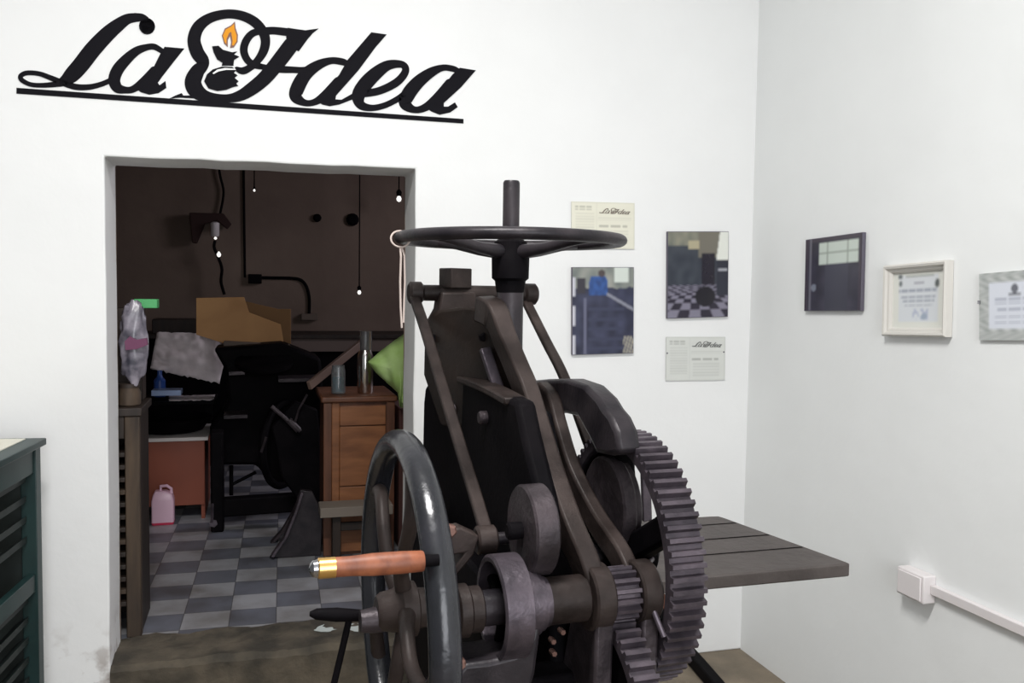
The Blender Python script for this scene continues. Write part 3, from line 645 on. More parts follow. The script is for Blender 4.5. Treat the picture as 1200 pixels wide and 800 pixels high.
# --- right cheek arch
ar = MB(); X2 = .745
Fa = [(618, 446), (640, 444), (664, 444), (684, 451), (699, 466), (706, 478), (714, 488), (722, 506), (725, 531), (712, 534), (698, 531), (690, 514), (676, 488), (655, 483), (636, 486), (612, 486)]
ar.prism([mX(x, y, X2) for x, y in Fa], MX*.05); part('arch_cheek', ar, IRON, bevel=.010, label='curved right cheek of the frame')
part('cheek_boss', MB().strap([mY(*p, 1.69) for p in ((729, 500), (734, 514), (735, 532))], .030, .03), STEEL, bevel=.006)
part('cheek_bolt', MB().lathe(mX(717, 491, X2+.026)-MY*.0, -MY, [(0, .012), (.02, .012), (.024, .008)], 20), IRONB)
part('cheek_column', MB().prism([M(.75, y, z) for y, z in ((1.80, 1.02), (1.78, .85), (1.95, .80), (2.2, .80), (2.25, 1.02))], MX*.04), IRONB, bevel=.01)
# --- cam disc below the arch
dz_ = mY(706, 592, 1.66); dx_ = dz_.dot(MX)
part('cam_disc', MB().lathe(M(dx_, 1.66, dz_.z), MX, [(0, .098), (.004, .103), (.026, .103), (.030, .100), (.040, .100), (.044, .094)], 72), STEELD, label='dark cam disc')
part('small_pulley', MB().lathe(M(dx_+.06, 1.80, dz_.z-.02), MX, [(0, .060), (.004, .064), (.03, .064), (.034, .06)], 50), IRONB)
part('pulley_nut', MB().lathe(M(dx_+.045, 1.72, dz_.z-.045), MX, [(0, .034), (.03, .030), (.034, .02)], 30), STEEL)
part('hanging_plate', MB().strap([mY(756, 545, 1.80), mY(757, 575, 1.80), mY(758, 610, 1.80)], .022, .012), STEEL, bevel=.002)
# --- great gear
gx, gy, gz, GR, gw = .782, 1.615, .965, .252, .070
GG = part('great_gear', MB().gear(M(gx, gy, gz), MX, GR, GR-.030, gw, 68, .012), STEEL, smooth=False, label='great gear with steel teeth')
part('gear_web', MB().lathe(M(gx+.02, gy, gz), MX, [(0, GR-.045), (0, GR-.028), (.035, GR-.028), (.035, GR-.045)], 96, close=True), IRONB, GG)
part('gear_hub', MB().lathe(M(gx-.02, gy, gz), MX, [(0, .040), (.006, .048), (.10, .048), (.106, .04)], 40), IRONB, GG)
for k in range(5):
    a = radians(150+72*k); e = MY*cos(a)+MZ*sin(a)
    part('gear_spoke', MB().strap([M(gx+.037, gy, gz)+e*t for t in (.035, .10, .17, GR-.035)], [.050, .040, .036, .045], .055), IRONB, GG, bevel=.008)
part('gear_shaft', disc(.60, gx+.10, gy, gz, .022), IRON)
# lower gear driven by the pinion
lgR = .20; lz = SZ-.050-lgR*.965+.006
LG = part('lower_gear', MB().gear(M(xp0+.001, SY+.035, lz), MX, lgR, lgR-.028, xp1-xp0-.002, 54, .012), STEEL, smooth=False, label='smaller gear under the pinion')
part('gear_web', MB().lathe(M(xp0+.012, SY+.035, lz), MX, [(0, .03), (.016, .03), (.016, lgR-.027), (0, lgR-.027)], 72, close=True), IRONB, LG)
part('gear_hub', disc(xp0-.01, xp1+.01, SY+.035, lz, .035), IRONB, LG)
# bright bent rod
br_ = [(752, 676, 1.42), (748, 668, 1.45), (752, 659, 1.50), (758, 672, 1.46), (765, 705, 1.42), (774, 733, 1.40), (779, 745, 1.40)]
br_ = [(764, 655, 1.56), (756, 664, 1.50), (754, 678, 1.46), (762, 705, 1.41), (772, 731, 1.39), (778, 746, 1.38)]
part('bent_rod', MB().tube([mY(*p) for p in spline(br_, 5)], .0055, 10), STEEL)
# --- table
TZ = .82
t1 = aZ(997.5, 660, TZ); t2 = aZ(842.5, 604, TZ); t0 = aZ(829, 675, TZ); dirf = (t0-t1).normalized(); t3 = t1+dirf*.80; t4 = t2+Vector((-.62, .012, 0))
def rc(p, a, b, r=.035):
    a = (a-p).normalized(); b = (b-p).normalized(); return [p+a*r, p+a*r*.4+b*r*.08, p+a*r*.12+b*r*.12+0*a, p+a*r*.08+b*r*.4, p+b*r]
tpts = rc(t1, t3, t2, .016)+rc(t2, t1, t4, .03)+[t4, t3]
TB = part('cutting_table', MB().prism([p-MZ*.034 for p in tpts], MZ*.034), TABM, bevel=.004, label='grey-brown cutting table')
mb = MB()
for f_, g_, k_ in ((.30, .99, .6), (.55, .985, .36), (.82, .98, .52)):
    a = t1+(t2-t1)*f_; b_ = a+dirf*k_*.6; mb.boxv(a+MZ*.0003+dirf*.01, b_-a, (t2-t1).normalized()*.004, MZ*.0012)
part('table_seam', mb, IRONB, TB, smooth=False)
part('table_bracket', MB().prism([t1*.35+t3*.65+Vector((0, .02, -.035)), t3+Vector((.03, .02, -.035)), t3+Vector((.03, .02, -.16)), t1*.2+t3*.8+Vector((0, .02, -.13))], (0, .05, 0)), IRON, bevel=.005)
part('table_rail', MB().mbox(.66, .90, 1.80, 1.86, TZ-.095, TZ-.038), STEELD, bevel=.005)
part('rusty_bolt', MB().lathe(mY(772, 714, 1.9), MZ, [(0, .018), (.03, .02), (.045, .010), (.08, .010)], 12), mat('rust', (.16, .06, .035), .8))
# floor feet
part('foot_rail', MB().strap([aZ(800, 757, .03), aZ(822, 782, .03), aZ(850, 815, .03), aZ(900, 880, .03)], .045, .05), IRONB, bevel=.006)
part('foot_rail', MB().strap([M(.52, 1.25, .03), M(.52, 2.45, .03)], .05, .06), IRONB, bevel=.006)

# string looped over the handwheel rim
mb = MB(); sc = mY(469, 281, 1.95)
mb.tube([tuple(sc+MX*(.021*cos(q))*1.0+MZ*(.018*sin(q)+.002)+MY*(.004*sin(q))) for q in [2*pi*k/20+.3 for k in range(21)]], .0022, 6)
mb.tube([sc+MZ*-.017, mY(470, 300, 1.93), mY(469, 330, 1.93), mY(469.5, 360, 1.93), mY(471, 384, 1.93)], .0024, 6)
mb.tube([sc+MZ*-.017+MX*.004, mY(474, 300, 1.93), mY(474.5, 330, 1.93), mY(473.5, 355, 1.93), mY(473, 378, 1.93)], .0022, 6)
tag(obj('string_loop', mb, STRING), 'pale string loop hanging from the left of the horizontal handwheel', 'string')

# ------------------------------------------------------------ green type cabinet at the left
GA = radians(5.5); gd = Vector((sin(GA), cos(GA), 0)); gr = Vector((cos(GA), -sin(GA), 0))
gc = aY(48, 560, 3.08); gc.z = 0
gtop = aY(48, 514, 3.08).z
green = thing('type_cabinet', 'dark green slatted wooden type cabinet against the wall at the left edge', 'cabinet', gc-gr*.3-gd*.4)
def gbox(x0, x1, y0, y1, z0, z1): return MB().boxv(gc+gr*x0+gd*y0+MZ*z0, gr*(x1-x0), gd*(y1-y0), MZ*(z1-z0))
obj('top_board', gbox(-.70, .012, -1.05, .02, gtop-.022, gtop), GREEN, green, bevel=.003)
for x in (-.66, -.045):
    for y in (-.045, -1.0): obj('post', gbox(x, x+.045, y, y+.045, 0, gtop-.0225), GREEN, green, bevel=.002)
obj('top_rail', gbox(-.030, -.006, -.955, -.0455, gtop-.10, gtop-.0225), GREEN, green, bevel=.002)
zmid = aY(42, 680, 3.0).z
obj('middle_rail', gbox(-.030, -.006, -.955, -.0455, zmid-.045, zmid+.01), GREEN, green, bevel=.002)
obj('bottom_rail', gbox(-.030, -.006, -.955, -.0455, .05, .12), GREEN, green, bevel=.002)
obj('middle_stile', gbox(-.034, -.008, -.50, -.46, .12, gtop-.10), GREEN, green, bevel=.002)
obj('back_panel', gbox(-.655, -.63, -.955, -.046, .05, gtop-.023), GREEND, green)
obj('end_panel', gbox(-.63, -.046, -.022, -.004, .05, gtop-.023), GREEND, green)
z = .16; k = 0
while z < gtop-.12:
    if not (zmid-.06 < z < zmid+.03):
        s_ = MB().boxv(gc+gr*-.062+gd*-.96+MZ*z, gr*.034+MZ*.022, gd*.912, MZ*.020)
        obj('slat', s_, GREEND, green, smooth=False)
    z += .064
# sheets lying inside between the slats and on top
mb = MB(); mb.boxv(gc+gr*-.60+gd*-.70+MZ*(gtop+.0005), gr*.56, gd*.69, MZ*.003)
tag(obj('paper_sheet', mb, WPAP, smooth=False), 'off-white sheet covering the top of the green type cabinet', 'paper')
mb = MB(); mb.boxv(gc+gr*-.285+gd*-.20+MZ*(gtop+.004), gr*.178, gd*.12, MZ*.022)
tag(obj('folded_paper', mb, YELP, bevel=.003), 'yellow folded paper packet on the green type cabinet', 'packet')

# ------------------------------------------------------------ dark type cabinet just inside the next room
dc = aZ(166, 746, DZ); dyb = aZ(181, 713, DZ).y
dX1 = dc.x; dY0 = dc.y; dtop = aY(160, 478, dY0).z
if dY0 < WY+T+.012: dY0 = WY+T+.014
dark = thing('type_rack', 'dark brown type rack with slotted runners just inside the doorway on the left', 'cabinet', (dX1-.17, dY0+.2, DZ))
def dbox(x0, x1, y0, y1, z0, z1): return MB().box(dX1+x0, dX1+x1, dY0+y0, dY0+y1, DZ+z0, DZ+z1)
H_ = dtop-DZ; D_ = dyb-dY0+.02
obj('top_board', dbox(-.42, .008, -.006, D_, H_-.03, H_), DWOOD, dark, bevel=.003)
obj('post', dbox(-.052, 0, 0, .045, 0, H_-.0305), DWOODL, dark, bevel=.004)
obj('post', dbox(-.40, -.35, 0, .045, 0, H_-.0305), DWOOD, dark, bevel=.004)
obj('side_panel', dbox(-.030, -.004, .0455, D_-.01, 0, H_-.0305), DWOOD, dark)
obj('top_rail', dbox(-.349, -.053, .004, .035, H_-.115, H_-.031), DWOOD, dark, bevel=.003)
obj('back_panel', dbox(-.40, -.031, D_-.03, D_-.012, 0, H_-.0305), DWOOD, dark)
for i in range(15):
    z = .12+i*.047
    if z < H_-.14: obj('runner', dbox(-.085, -.0525, .004, D_-.04, z, z+.017), DWOODL if i % 4 == 1 else DWOOD, dark, bevel=.002)
for i in range(15):
    z = .12+i*.047
    if z < H_-.14 and i % 3: obj('type_case', dbox(-.34, -.09, .012, D_-.04, z+.003, z+.030), DWOOD, dark)
mb = MB().box(dX1-.30, dX1-.012, dyb-.10, dyb+.02, dtop+.001, aY(150, 352, dyb-.1).z-.03)
tag(obj('wooden_crate', mb, DWOOD, bevel=.004), 'tall dark wooden box standing on the back of the type rack', 'box')
ztp = aY(150, 352, dyb-.1).z-.03
gb0 = aY(157, 362, dyb-.1); gb1 = aY(184, 351, dyb-.1)
tag(obj('green_carton', MB().box(gb0.x, gb1.x, dyb-.10, dyb-.02, ztp+.001, ztp+.036), GBOX, bevel=.002), 'small bright green carton on top of the tall dark box in the doorway', 'carton')
j0 = aY(151, 478, dY0+.06)
jar = thing('brown_jar', 'squat brown jar on the type rack under the plastic bag', 'jar', (j0.x, dY0+.07, dtop+.001))
obj('body', MB().lathe((j0.x, dY0+.07, dtop+.001), (0, 0, 1), [(0, .036), (.006, .042), (.05, .042), (.066, .036), (.07, .037)], 28), DWOODL, jar)
obj('lid', MB().lathe((j0.x, dY0+.07, dtop+.0712), (0, 0, 1), [(0, .038), (.014, .038), (.016, .035)], 28), DWOOD, jar)
# plastic bag standing on the jar
zb0 = dtop+.088
def lump(c, sx, sy, sz, seed, n=26, m=20, amp=.22, freq=3.2, taper=None):
    vs = []; fs = []
    for j in range(m+1):
        t = j/m; ph = pi*t
        for i in range(n):
            q = 2*pi*i/n; sp_ = max(0, sin(ph))**.45; d = Vector((cos(q)*sp_, sin(q)*sp_, -cos(ph)))
            k = 1+amp*noise.noise(d*freq+Vector((seed, seed*2, 0)))+amp*.4*noise.noise(d*freq*3+Vector((seed, 0, 5)))
            tp = taper(t) if taper else 1
            vs.append(Vector(c)+Vector((d.x*sx*k*tp, d.y*sy*k*tp, sz*(d.z*(1 if j in (0, m) else .5+.5*k)))))
    for j in range(m):
        for i in range(n): fs.append((j*n+i, j*n+(i+1) % n, (j+1)*n+(i+1) % n, (j+1)*n+i))
    return MB().add(vs, fs)
ztb = aY(156, 354, dY0+.07).z; bx = aY(156, 400, dY0+.06).x; hh = (ztb-zb0)/2-.002
bag = thing('plastic_bag', 'crumpled grey plastic bag with a purple print, on the jar in the doorway', 'bag', (bx, dY0+.06, zb0))
obj('bag_body', lump((bx+.002, dY0+.06, zb0+hh+.006), .048, .040, hh, 3, taper=lambda t: 1.0-.15*t, amp=.3, freq=2.6), BAG, bag, ang=60)
pm = MB(); a = aY(147, 392, dY0+.0); pm.prism([aY(x, y, dY0+.006) for x, y in ((146, 400), (152, 394), (160, 398), (172, 396), (173, 404), (160, 409), (147, 410))], (0, .02, 0))
obj('purple_print', pm, PURP, bag, smooth=False)

# ------------------------------------------------------------ things in the next room
# low desk with white top
ds = 5.25; dzt = aY(200, 514, ds).z; dxR = aY(242, 560, ds).x
desk = thing('desk', 'low red-brown desk with a white top behind the pink jug', 'desk', (dxR-.5, ds+.3, DZ))
obj('desk_top', MB().box(-1.5, dxR+.01, ds-.01, ds+.62, dzt-.014, dzt+.006), WHITEP, desk, bevel=.002)
obj('front_panel', MB().box(-1.48, dxR-.01, ds, ds+.02, DZ+.085, dzt-.0145), REDP, desk, bevel=.002)
obj('side_panel', MB().box(dxR-.03, dxR-.01, ds+.0205, ds+.6, DZ, dzt-.0145), REDP, desk)
obj('side_panel', MB().box(-1.48, -1.46, ds+.0205, ds+.6, DZ, dzt-.0145), REDP, desk)
# pink jug
jp = aZ(191, 614, DZ); jug = thing('plastic_jug', 'translucent pink plastic jug with red base standing on the tiles by the desk', 'jug', (jp.x, jp.y+.06, DZ))
jx, jy = jp.x, jp.y+.02; jh = aY(191, 569, jp.y).z-DZ
def rrect(x, y, a, b, r=.012, n=4):
    out = []
    for sx, sy, q0 in ((1, 1, 0), (-1, 1, pi/2), (-1, -1, pi), (1, -1, 3*pi/2)):
        for k in range(n+1): q = q0+pi/2*k/n; out.append((x+sx*(a-r)+r*cos(q), y+sy*(b-r)+r*sin(q)))
    return out
def loft(layers):
    mb = MB(); n = len(layers[0][1]); vs = [(x, y, z) for z, ring in layers for x, y in ring]; fs = []
    for j in range(len(layers)-1):
        for i in range(n): fs.append((j*n+i, j*n+(i+1) % n, (j+1)*n+(i+1) % n, (j+1)*n+i))
    fs += [tuple(range(n))[::-1], tuple((len(layers)-1)*n+i for i in range(n))]; return mb.add(vs, fs)
hxw = .058
obj('jug_body', loft([(DZ+.014, rrect(jx, jy, hxw, .045)), (DZ+jh*.62, rrect(jx, jy, hxw, .045)), (DZ+jh*.78, rrect(jx, jy, hxw*.86, .04)), (DZ+jh*.86, rrect(jx-.012, jy, hxw*.5, .028))]), PINK, jug, ang=40)
obj('jug_base', loft([(DZ+.001, rrect(jx, jy, hxw-.002, .044)), (DZ+.0138, rrect(jx, jy, hxw+.001, .046))]), REDC, jug)['label'] = 'red base'
obj('jug_handle', MB().tube([(jx-.012, jy, DZ+jh*.86), (jx-.012, jy, DZ+jh*.97), (jx+.02, jy, DZ+jh*.98), (jx+.042, jy, DZ+jh*.9), (jx+.044, jy, DZ+jh*.76)], .009, 10), PINK, jug)
# heap on the desk: dark case, folded dark cloth and papers
y_ = ds+.1
def pz(x, y, Y): return aY(x, y, Y)
def at_px_box(x0, y0, x1, y1, Y, depth): a = pz(x0, y1, Y); b = pz(x1, y0, Y); return MB().boxv((a.x, Y, a.z), (b.x-a.x, 0, 0), (0, depth, 0), (0, 0, b.z-a.z))
ctop = pz(215, 460, ds+.05).z
w0 = pz(182, 470, ds+.05).x; w1 = pz(246, 470, ds+.05).x
tag(obj('round_tub', MB().lathe((pz(200, 505, ds+.25).x, ds+.25, dzt+.007), (0, 0, 1), [(0, .15), (.01, .18), (.05, .21), (.08, .235), (.085, .225), (.03, .18)], 48), IRONB), 'dark shallow round pan on the white desk top', 'pan')
rk = thing('ink_cabinet', 'dark equipment shelf above the desk, holding papers under the crumpled sheet', 'shelf unit', (dxR-.45, ds+.45, dzt+.007))
zs = pz(215, 470, ds+.22).z; 
obj('shelf_board', MB().box(-1.2, w1+.02, ds+.2, ds+.61, zs-.02, zs), IRONB, rk, bevel=.004)
for x in (-1.15, w1-.05): obj('upright', MB().box(x, x+.04, ds+.50, ds+.58, dzt+.0065, zs-.0205), IRONB, rk)
sh_ = MB(); vs = []; fs = []; nx, ny = 16, 10
for j in range(ny+1):
    for i in range(nx+1):
        p = pz(198+(250-198)*i/nx, 466-13*j/ny, ds+.22+.25*j/ny); vs.append((p.x+.02*noise.noise(Vector((i*.4, j*.5, 1))), ds+.22+.25*j/ny, zs+.006+.008*noise.noise(Vector((i*.7, j*.6, 2)))))
for j in range(ny):
    for i in range(nx): a = j*(nx+1)+i; fs.append((a, a+1, a+nx+2, a+nx+1))
o = obj('loose_papers', MB().add(vs, fs), PAPER); sm = o.modifiers.new('s', 'SOLIDIFY'); sm.thickness = .003; tag(o, 'loose pale papers on the dark shelf, in front of the crumpled sheet', 'paper')
zbx = zs+.012
a = pz(177, 447, ds+.3); b2 = pz(212, 440, ds+.3)
tag(obj('blue_tray', MB().box(a.x, b2.x, ds+.30, ds+.42, zbx+.012, zbx+.045), SKYB, bevel=.003), 'pale blue tray catching the light left of the loose papers', 'tray')
a = pz(181, 438, ds+.36)
tag(obj('blue_bottle', MB().lathe((pz(187, 432, ds+.46).x, ds+.46, zs+.001), (0, 0, 1), [(0, .03), (.004, .034), (.10, .034), (.12, .018), (.135, .014), (.16, .014)], 20), BLUE), 'small dark blue bottle against the crumpled sheet', 'bottle')
# crumpled sheet leaning back
vs = []; fs = []; nx, ny = 26, 18
TL, TR, BL, BR = (184, 389), (271, 391), (176, 432), (257, 449)
for j in range(ny+1):
    for i in range(nx+1):
        u, v = i/nx, j/ny; x = (TL[0]*(1-u)+TR[0]*u)*(1-v)+(BL[0]*(1-u)+BR[0]*u)*v; y = (TL[1]*(1-u)+TR[1]*u)*(1-v)+(BL[1]*(1-u)+BR[1]*u)*v
        if j == ny: y += 3*noise.noise(Vector((i*.9, 0, 3)))
        if j == 0: y += 1.5*noise.noise(Vector((i*.5, 0, 7)))
        Yd = ds+.58-.06*v+.03*noise.noise(Vector((u*5, v*4, 1)))+.02*noise.noise(Vector((u*14, v*11, 2)))
        vs.append(tuple(pz(x, y, Yd)))
for j in range(ny):
    for i in range(nx): a = j*(nx+1)+i; fs.append((a, a+1, a+nx+2, a+nx+1))
o = obj('crumpled_sheet', MB().add(vs, fs), PAPER, ang=80); sm = o.modifiers.new('s', 'SOLIDIFY'); sm.thickness = .004
tag(o, 'large crumpled grey paper sheet leaning over the shelf in the next room', 'paper')
# back bench along the far wall
bt = pz(400, 392, 7.2).z; bx0 = pz(330, 400, 7.2).x
bench = thing('long_bench', 'long dark counter against the far wall with a light front edge', 'counter', ((bx0+2.4)/2, 7.5, DZ))
obj('bench_top', MB().box(-1.9, 2.4, 7.18, 7.85, bt-.03, bt), DWOOD, bench, bevel=.003)
obj('front_apron', MB().box(bx0, 2.38, 7.20, 7.23, bt-.135, bt-.0305), mat('pale_grey_wood', (.14, .105, .09), .7), bench)['label'] = 'pale grey front apron'
obj('front_panel', MB().box(-1.88, 2.38, 7.24, 7.27, DZ, bt-.0305), IRONB, bench)
tag(obj('shelf_box', MB().box(pz(178, 380, 7.3).x, pz(232, 380, 7.3).x, 7.3, 7.6, bt+.001, pz(200, 374, 7.3).z), DWOOD, bevel=.005), 'long dark wooden box on the far counter left of the yellow board', 'box')
# platen press (Y about 5)
PY = 4.95
press = thing('platen_press', 'black platen printing press with curved feet in the dark next room', 'printing press', (pz(310, 620, PY).x, PY+.3, DZ))
def ppoly(pts, Y, depth): return MB().prism([pz(x, y, Y) for x, y in pts], (0, depth, 0))
obj('body', ppoly([(250, 408), (330, 402), (376, 420), (380, 470), (376, 560), (352, 572), (322, 570), (300, 545), (262, 545), (246, 550), (246, 500), (268, 470), (262, 430)], PY+.35, .35), IRONB, press, bevel=.02)
obj('side_frame', ppoly([(318, 500), (345, 470), (372, 480), (381, 560), (380, 600), (372, 640), (352, 590), (330, 560)], PY-.1, .06), IRONB, press, bevel=.01)
lg = [(352, 574), (344, 600), (332, 630), (316, 654), (376, 655), (378, 600), (366, 576)]
b0 = aZ(345, 653, DZ)
dd = b0.y
obj('front_foot', MB().prism([Vector((pz(x, y, dd).x, dd, max(DZ+.0005, pz(x, y, dd).z))) for x, y in lg], (0, .035, 0)), IRON, press, bevel=.003)
obj('foot_flange', MB().strap([pz(x, y, dd-.005) for x, y in ((354, 576), (347, 598), (335, 628), (319, 651))], .014, .05, wv=(1, 0, 0)), STEEL, press, bevel=.002)
obj('back_foot', MB().strap([pz(x, y, dd+.3) for x, y in ((352, 582), (344, 600), (331, 622), (318, 636))], .016, .05, wv=(1, 0, 0)), STEELD, press, bevel=.002)
lb = aZ(254, 624, DZ).y
a, b2 = pz(247, 622, lb), pz(262, 560, lb)
obj('rear_leg', MB().boxv((a.x, lb, DZ+.0005), (b2.x-a.x, 0, 0), (0, .12, 0), (0, 0, b2.z-DZ+.25)), IRONB, press, bevel=.01)
obj('leg_trim', MB().tube([pz(249, 590, lb-.01), pz(249, 604, lb-.01), pz(248, 612, lb-.01)], .007, 8), STEEL, press)
obj('leg_bolt', MB().lathe(pz(250, 613, lb-.002), (0, -1, 0), [(0, .022), (.004, .022)], 6), STEEL, press)
obj('floor_beam', MB().boxv(pz(252, 607, lb+.05), (pz(350, 600, lb+.05)-pz(252, 607, lb+.05))*1.0, (0, .08, 0), (0, 0, .10)), IRONB, press, bevel=.01)
obj('tie_rod', MB().tube([pz(271, 545, PY+.5), pz(271, 580, PY+.5)], .012, 8), IRONB, press)
obj('tie_rod', MB().tube([pz(271, 568, PY+.5), pz(300, 553, PY+.5)], .010, 8), IRONB, press)
obj('flywheel', MB().torus(pz(332, 520, PY+.32), (1, -.55, 0), .24, .022, 64, 10), IRONB, press)
ink = obj('ink_disc', MB().lathe(pz(310, 428, PY+.3), (0, -.3, 1), [(0, .15), (.012, .16), (.03, .16), (.034, .15)], 48), IRONB, press)
for x0, y0, x1, y1, m in ((326, 446, 376, 445, STEELD), (268, 438, 287, 437, STEELD), (262, 489, 290, 488, STEELD)):
    Yq = PY+.22; p0, p1 = pz(x0, y0, Yq), pz(x1, y1, Yq)
    obj('feed_board', MB().boxv(p0-MZ*.010, p1-p0, (0, .16, .01), MZ*.022), m, press, bevel=.002)
for pts, r in ((((318, 476), (332, 488), (345, 500), (352, 505)), .011), (((360, 462), (350, 480), (346, 494)), .006), (((312, 512), (306, 530)), .007), (((338, 492), (346, 500), (350, 504)), .018)):
    obj('linkage_rod', MB().tube([pz(x, y, PY-.14) for x, y in pts], r, 8), STEELD, press)
# yellow board and grey board leaning on the press top
Yb = 5.55
tag(obj('yellow_board', ppoly([(230, 349), (286, 348), (292, 366), (329, 380), (335, 417), (300, 412), (262, 402), (230, 392)], Yb, .015), YBRD, bevel=.001), 'yellow-brown plywood board propped up behind the crumpled sheet', 'board')
tag(obj('cardboard_panel', ppoly([(284, 352), (326, 362), (341, 362), (341, 418), (300, 420), (270, 408)], Yb+.12, .03), YBRD if False else mat('dull_cardboard', (.22, .115, .045), .8), bevel=.002), 'duller brown cardboard panel behind the yellow board', 'board')
tag(obj('grey_case', ppoly([(262, 400), (340, 404), (342, 412), (290, 412), (262, 410)], Yb-.12, .1), GBRD, bevel=.004), 'flat grey case lying under the yellow board', 'case')
# drawer cabinet
cb = aZ(380, 652, DZ); cX0, cX1, cY = pz(379, 560, cb.y).x, pz(462, 560, cb.y).x, cb.y; cT = pz(420, 464, cb.y).z
cab = thing('drawer_cabinet', 'orange-brown wooden drawer cabinet holding the steel flask', 'cabinet', ((cX0+cX1)/2, cY+.2, DZ))
obj('carcass', MB().box(cX0+.012, cX1-.012, cY+.012, cY+.45, DZ+.001, cT-.0305), CABWD, cab, bevel=.003)
obj('top_board', MB().box(cX0-.012, cX1+.012, cY-.015, cY+.46, cT-.03, cT), CABWD, cab, bevel=.008)
for x in (cX0, cX1-.04): obj('stile', MB().box(x, x+.04, cY-.004, cY+.0115, DZ+.001, cT-.031), CABWD, cab, bevel=.003)
zd = cT-.045
for hgt in (.10, .30, .33):
    d_ = obj('drawer', MB().box(cX0+.078, cX1-.045, cY-.002, cY+.0115, zd-hgt, zd-.005), CABW, cab, bevel=.003); d_['label'] = 'orange-brown drawer front'
    zd -= hgt
obj('inner_stile', MB().box(cX0+.0405, cX0+.0775, cY+.002, cY+.0115, DZ+.001, cT-.031), CABW, cab, bevel=.003)
pa, pb = pz(375, 606, cY-.14), pz(460, 590, cY-.14)
tag(obj('plank', MB().box(pa.x, pb.x, cY-.16, cY-.0165, pa.z, pb.z), mat('grey_plank', (.20, .17, .14), .8), bevel=.003), 'grey weathered plank across the front of the drawer cabinet', 'plank')
tag(obj('trestle', MB().box(pa.x+.06, pa.x+.10, cY-.12, cY-.06, DZ+.001, pa.z-.001).box(pb.x-.08, pb.x-.04, cY-.12, cY-.06, DZ+.001, pa.z-.001).box(pa.x+.1, pb.x-.08, cY-.10, cY-.08, DZ+.15, DZ+.19), DWOOD, bevel=.003), 'dark wooden trestle carrying the grey plank before the drawer cabinet', 'trestle')
# jar, flask, glass on the cabinet
Yj = cY+.12
def upright(x, ytop, Y): p = pz(x, 460, Y); return p.x, pz(x, ytop, Y).z-cT-.001
x_, h_ = upright(396.5, 428, Yj)
j = thing('glass_jar', 'clear jar of blue-green liquid on the drawer cabinet', 'jar', (x_, Yj, cT+.001))
obj('jar_body', MB().lathe((x_, Yj, cT+.001), (0, 0, 1), [(0, .030), (.004, .035), (h_*.8, .035), (h_*.9, .031), (h_, .032), (h_, .028), (h_*.88, .027), (h_*.78, .031), (.008, .031)], 32, close=True), GLASSY, j)
obj('liquid', MB().lathe((x_, Yj, cT+.01), (0, 0, 1), [(0, .030), (h_*.55, .030)], 28), BLUEG, j)['label'] = 'teal liquid'
x_, h_ = upright(428, 410, Yj); 
fl = thing('steel_flask', 'tall shiny steel flask standing on the drawer cabinet', 'flask', (x_, Yj, cT+.001))
obj('flask_body', MB().lathe((x_, Yj, cT+.001), (0, 0, 1), [(0, .036), (.006, .040), (h_*.86, .040), (h_*.94, .034), (h_, .030)], 40), CHROME, fl)
h2 = pz(430, 388, Yj).z-cT-.001
obj('flask_cup', MB().lathe((x_+.002, Yj, cT+.0015+h_), (0, 0, 1), [(0, .028), (.01, .030), (h2-h_, .030), (h2-h_, .026)], 32), GLASSY, fl)
# diagonal batten from the press to the cabinet
p0, p1 = pz(362, 452, cY+.30), pz(424, 402, cY+.65)
tag(obj('wooden_batten', MB().strap([p0, p1], .045, .022, wv=(0, 0, 1)), mat('grey_brown_batten', (.17, .11, .085), .7), bevel=.003), 'grey-brown batten leaning diagonally behind the jar and flask', 'batten')
# green cloth bundle
vs = []; fs = []; out_ = [(478, 388), (463, 398), (446, 411), (431, 424), (440, 436), (453, 448), (466, 460), (468, 476), (472, 478), (486, 476), (500, 470), (508, 440), (504, 405), (492, 390)]
cn = (470, 435); Yc = cY+.02; rings = 7; n_ = 56; ot = []
for k in range(n_):
    t = k/n_*len(out_); i = int(t); f_ = t-i; a = out_[i]; b_ = out_[(i+1) % len(out_)]; ot.append((a[0]+(b_[0]-a[0])*f_, a[1]+(b_[1]-a[1])*f_))
for side_, sg_ in ((0, -1), (1, 1)):
    for r in range(rings+1):
        q = r/rings
        for k in range(n_):
            x = cn[0]+(ot[k][0]-cn[0])*q; y = cn[1]+(ot[k][1]-cn[1])*q
            an = atan2(y-478, x-468); fold = (.028*sin(an*9)+.014*sin(an*23+1))*q*(1.2-q*.5)
            Yd = Yc-.02+sg_*(.075*sqrt(max(0, 1-q*q))+.004)+fold; vs.append(tuple(pz(x, y, Yd)))
m_ = (rings+1)*n_
for s_ in (0, m_):
    for r in range(rings):
        for k in range(n_): a = s_+r*n_+k; b_ = s_+r*n_+(k+1) % n_; fs.append((a, b_, b_+n_, a+n_))
for k in range(n_): a = rings*n_+k; b_ = rings*n_+(k+1) % n_; fs.append((a, b_, m_+b_, m_+a))
tag(obj('green_bundle', MB().add(vs, fs), GCLOTH, ang=75), 'lime green cloth bundle hanging beside the steel flask at the right jamb', 'cloth')
tag(obj('storage_box', MB().box(cX1+.03, cX1+.35, cY+.05, cY+.4, DZ+.001, pz(480, 480, cY).z), mat('maroon_box', (.07, .025, .02), .7), bevel=.006), 'dark reddish box under the green cloth bundle beside the drawer cabinet', 'box')
# paper scrap on the floor by the cabinet
p = [aZ(x, y, DZ) for x, y in ((358, 738), (386, 727), (420, 726), (420, 741), (376, 741))]
tag(obj('paper_scrap', MB().prism([q+MZ*.003 for q in p], MZ*.002), mat('pale_scrap', (.50, .55, .53), .7), smooth=False), 'pale paper scrap on the tiles behind the threshold', 'paper')
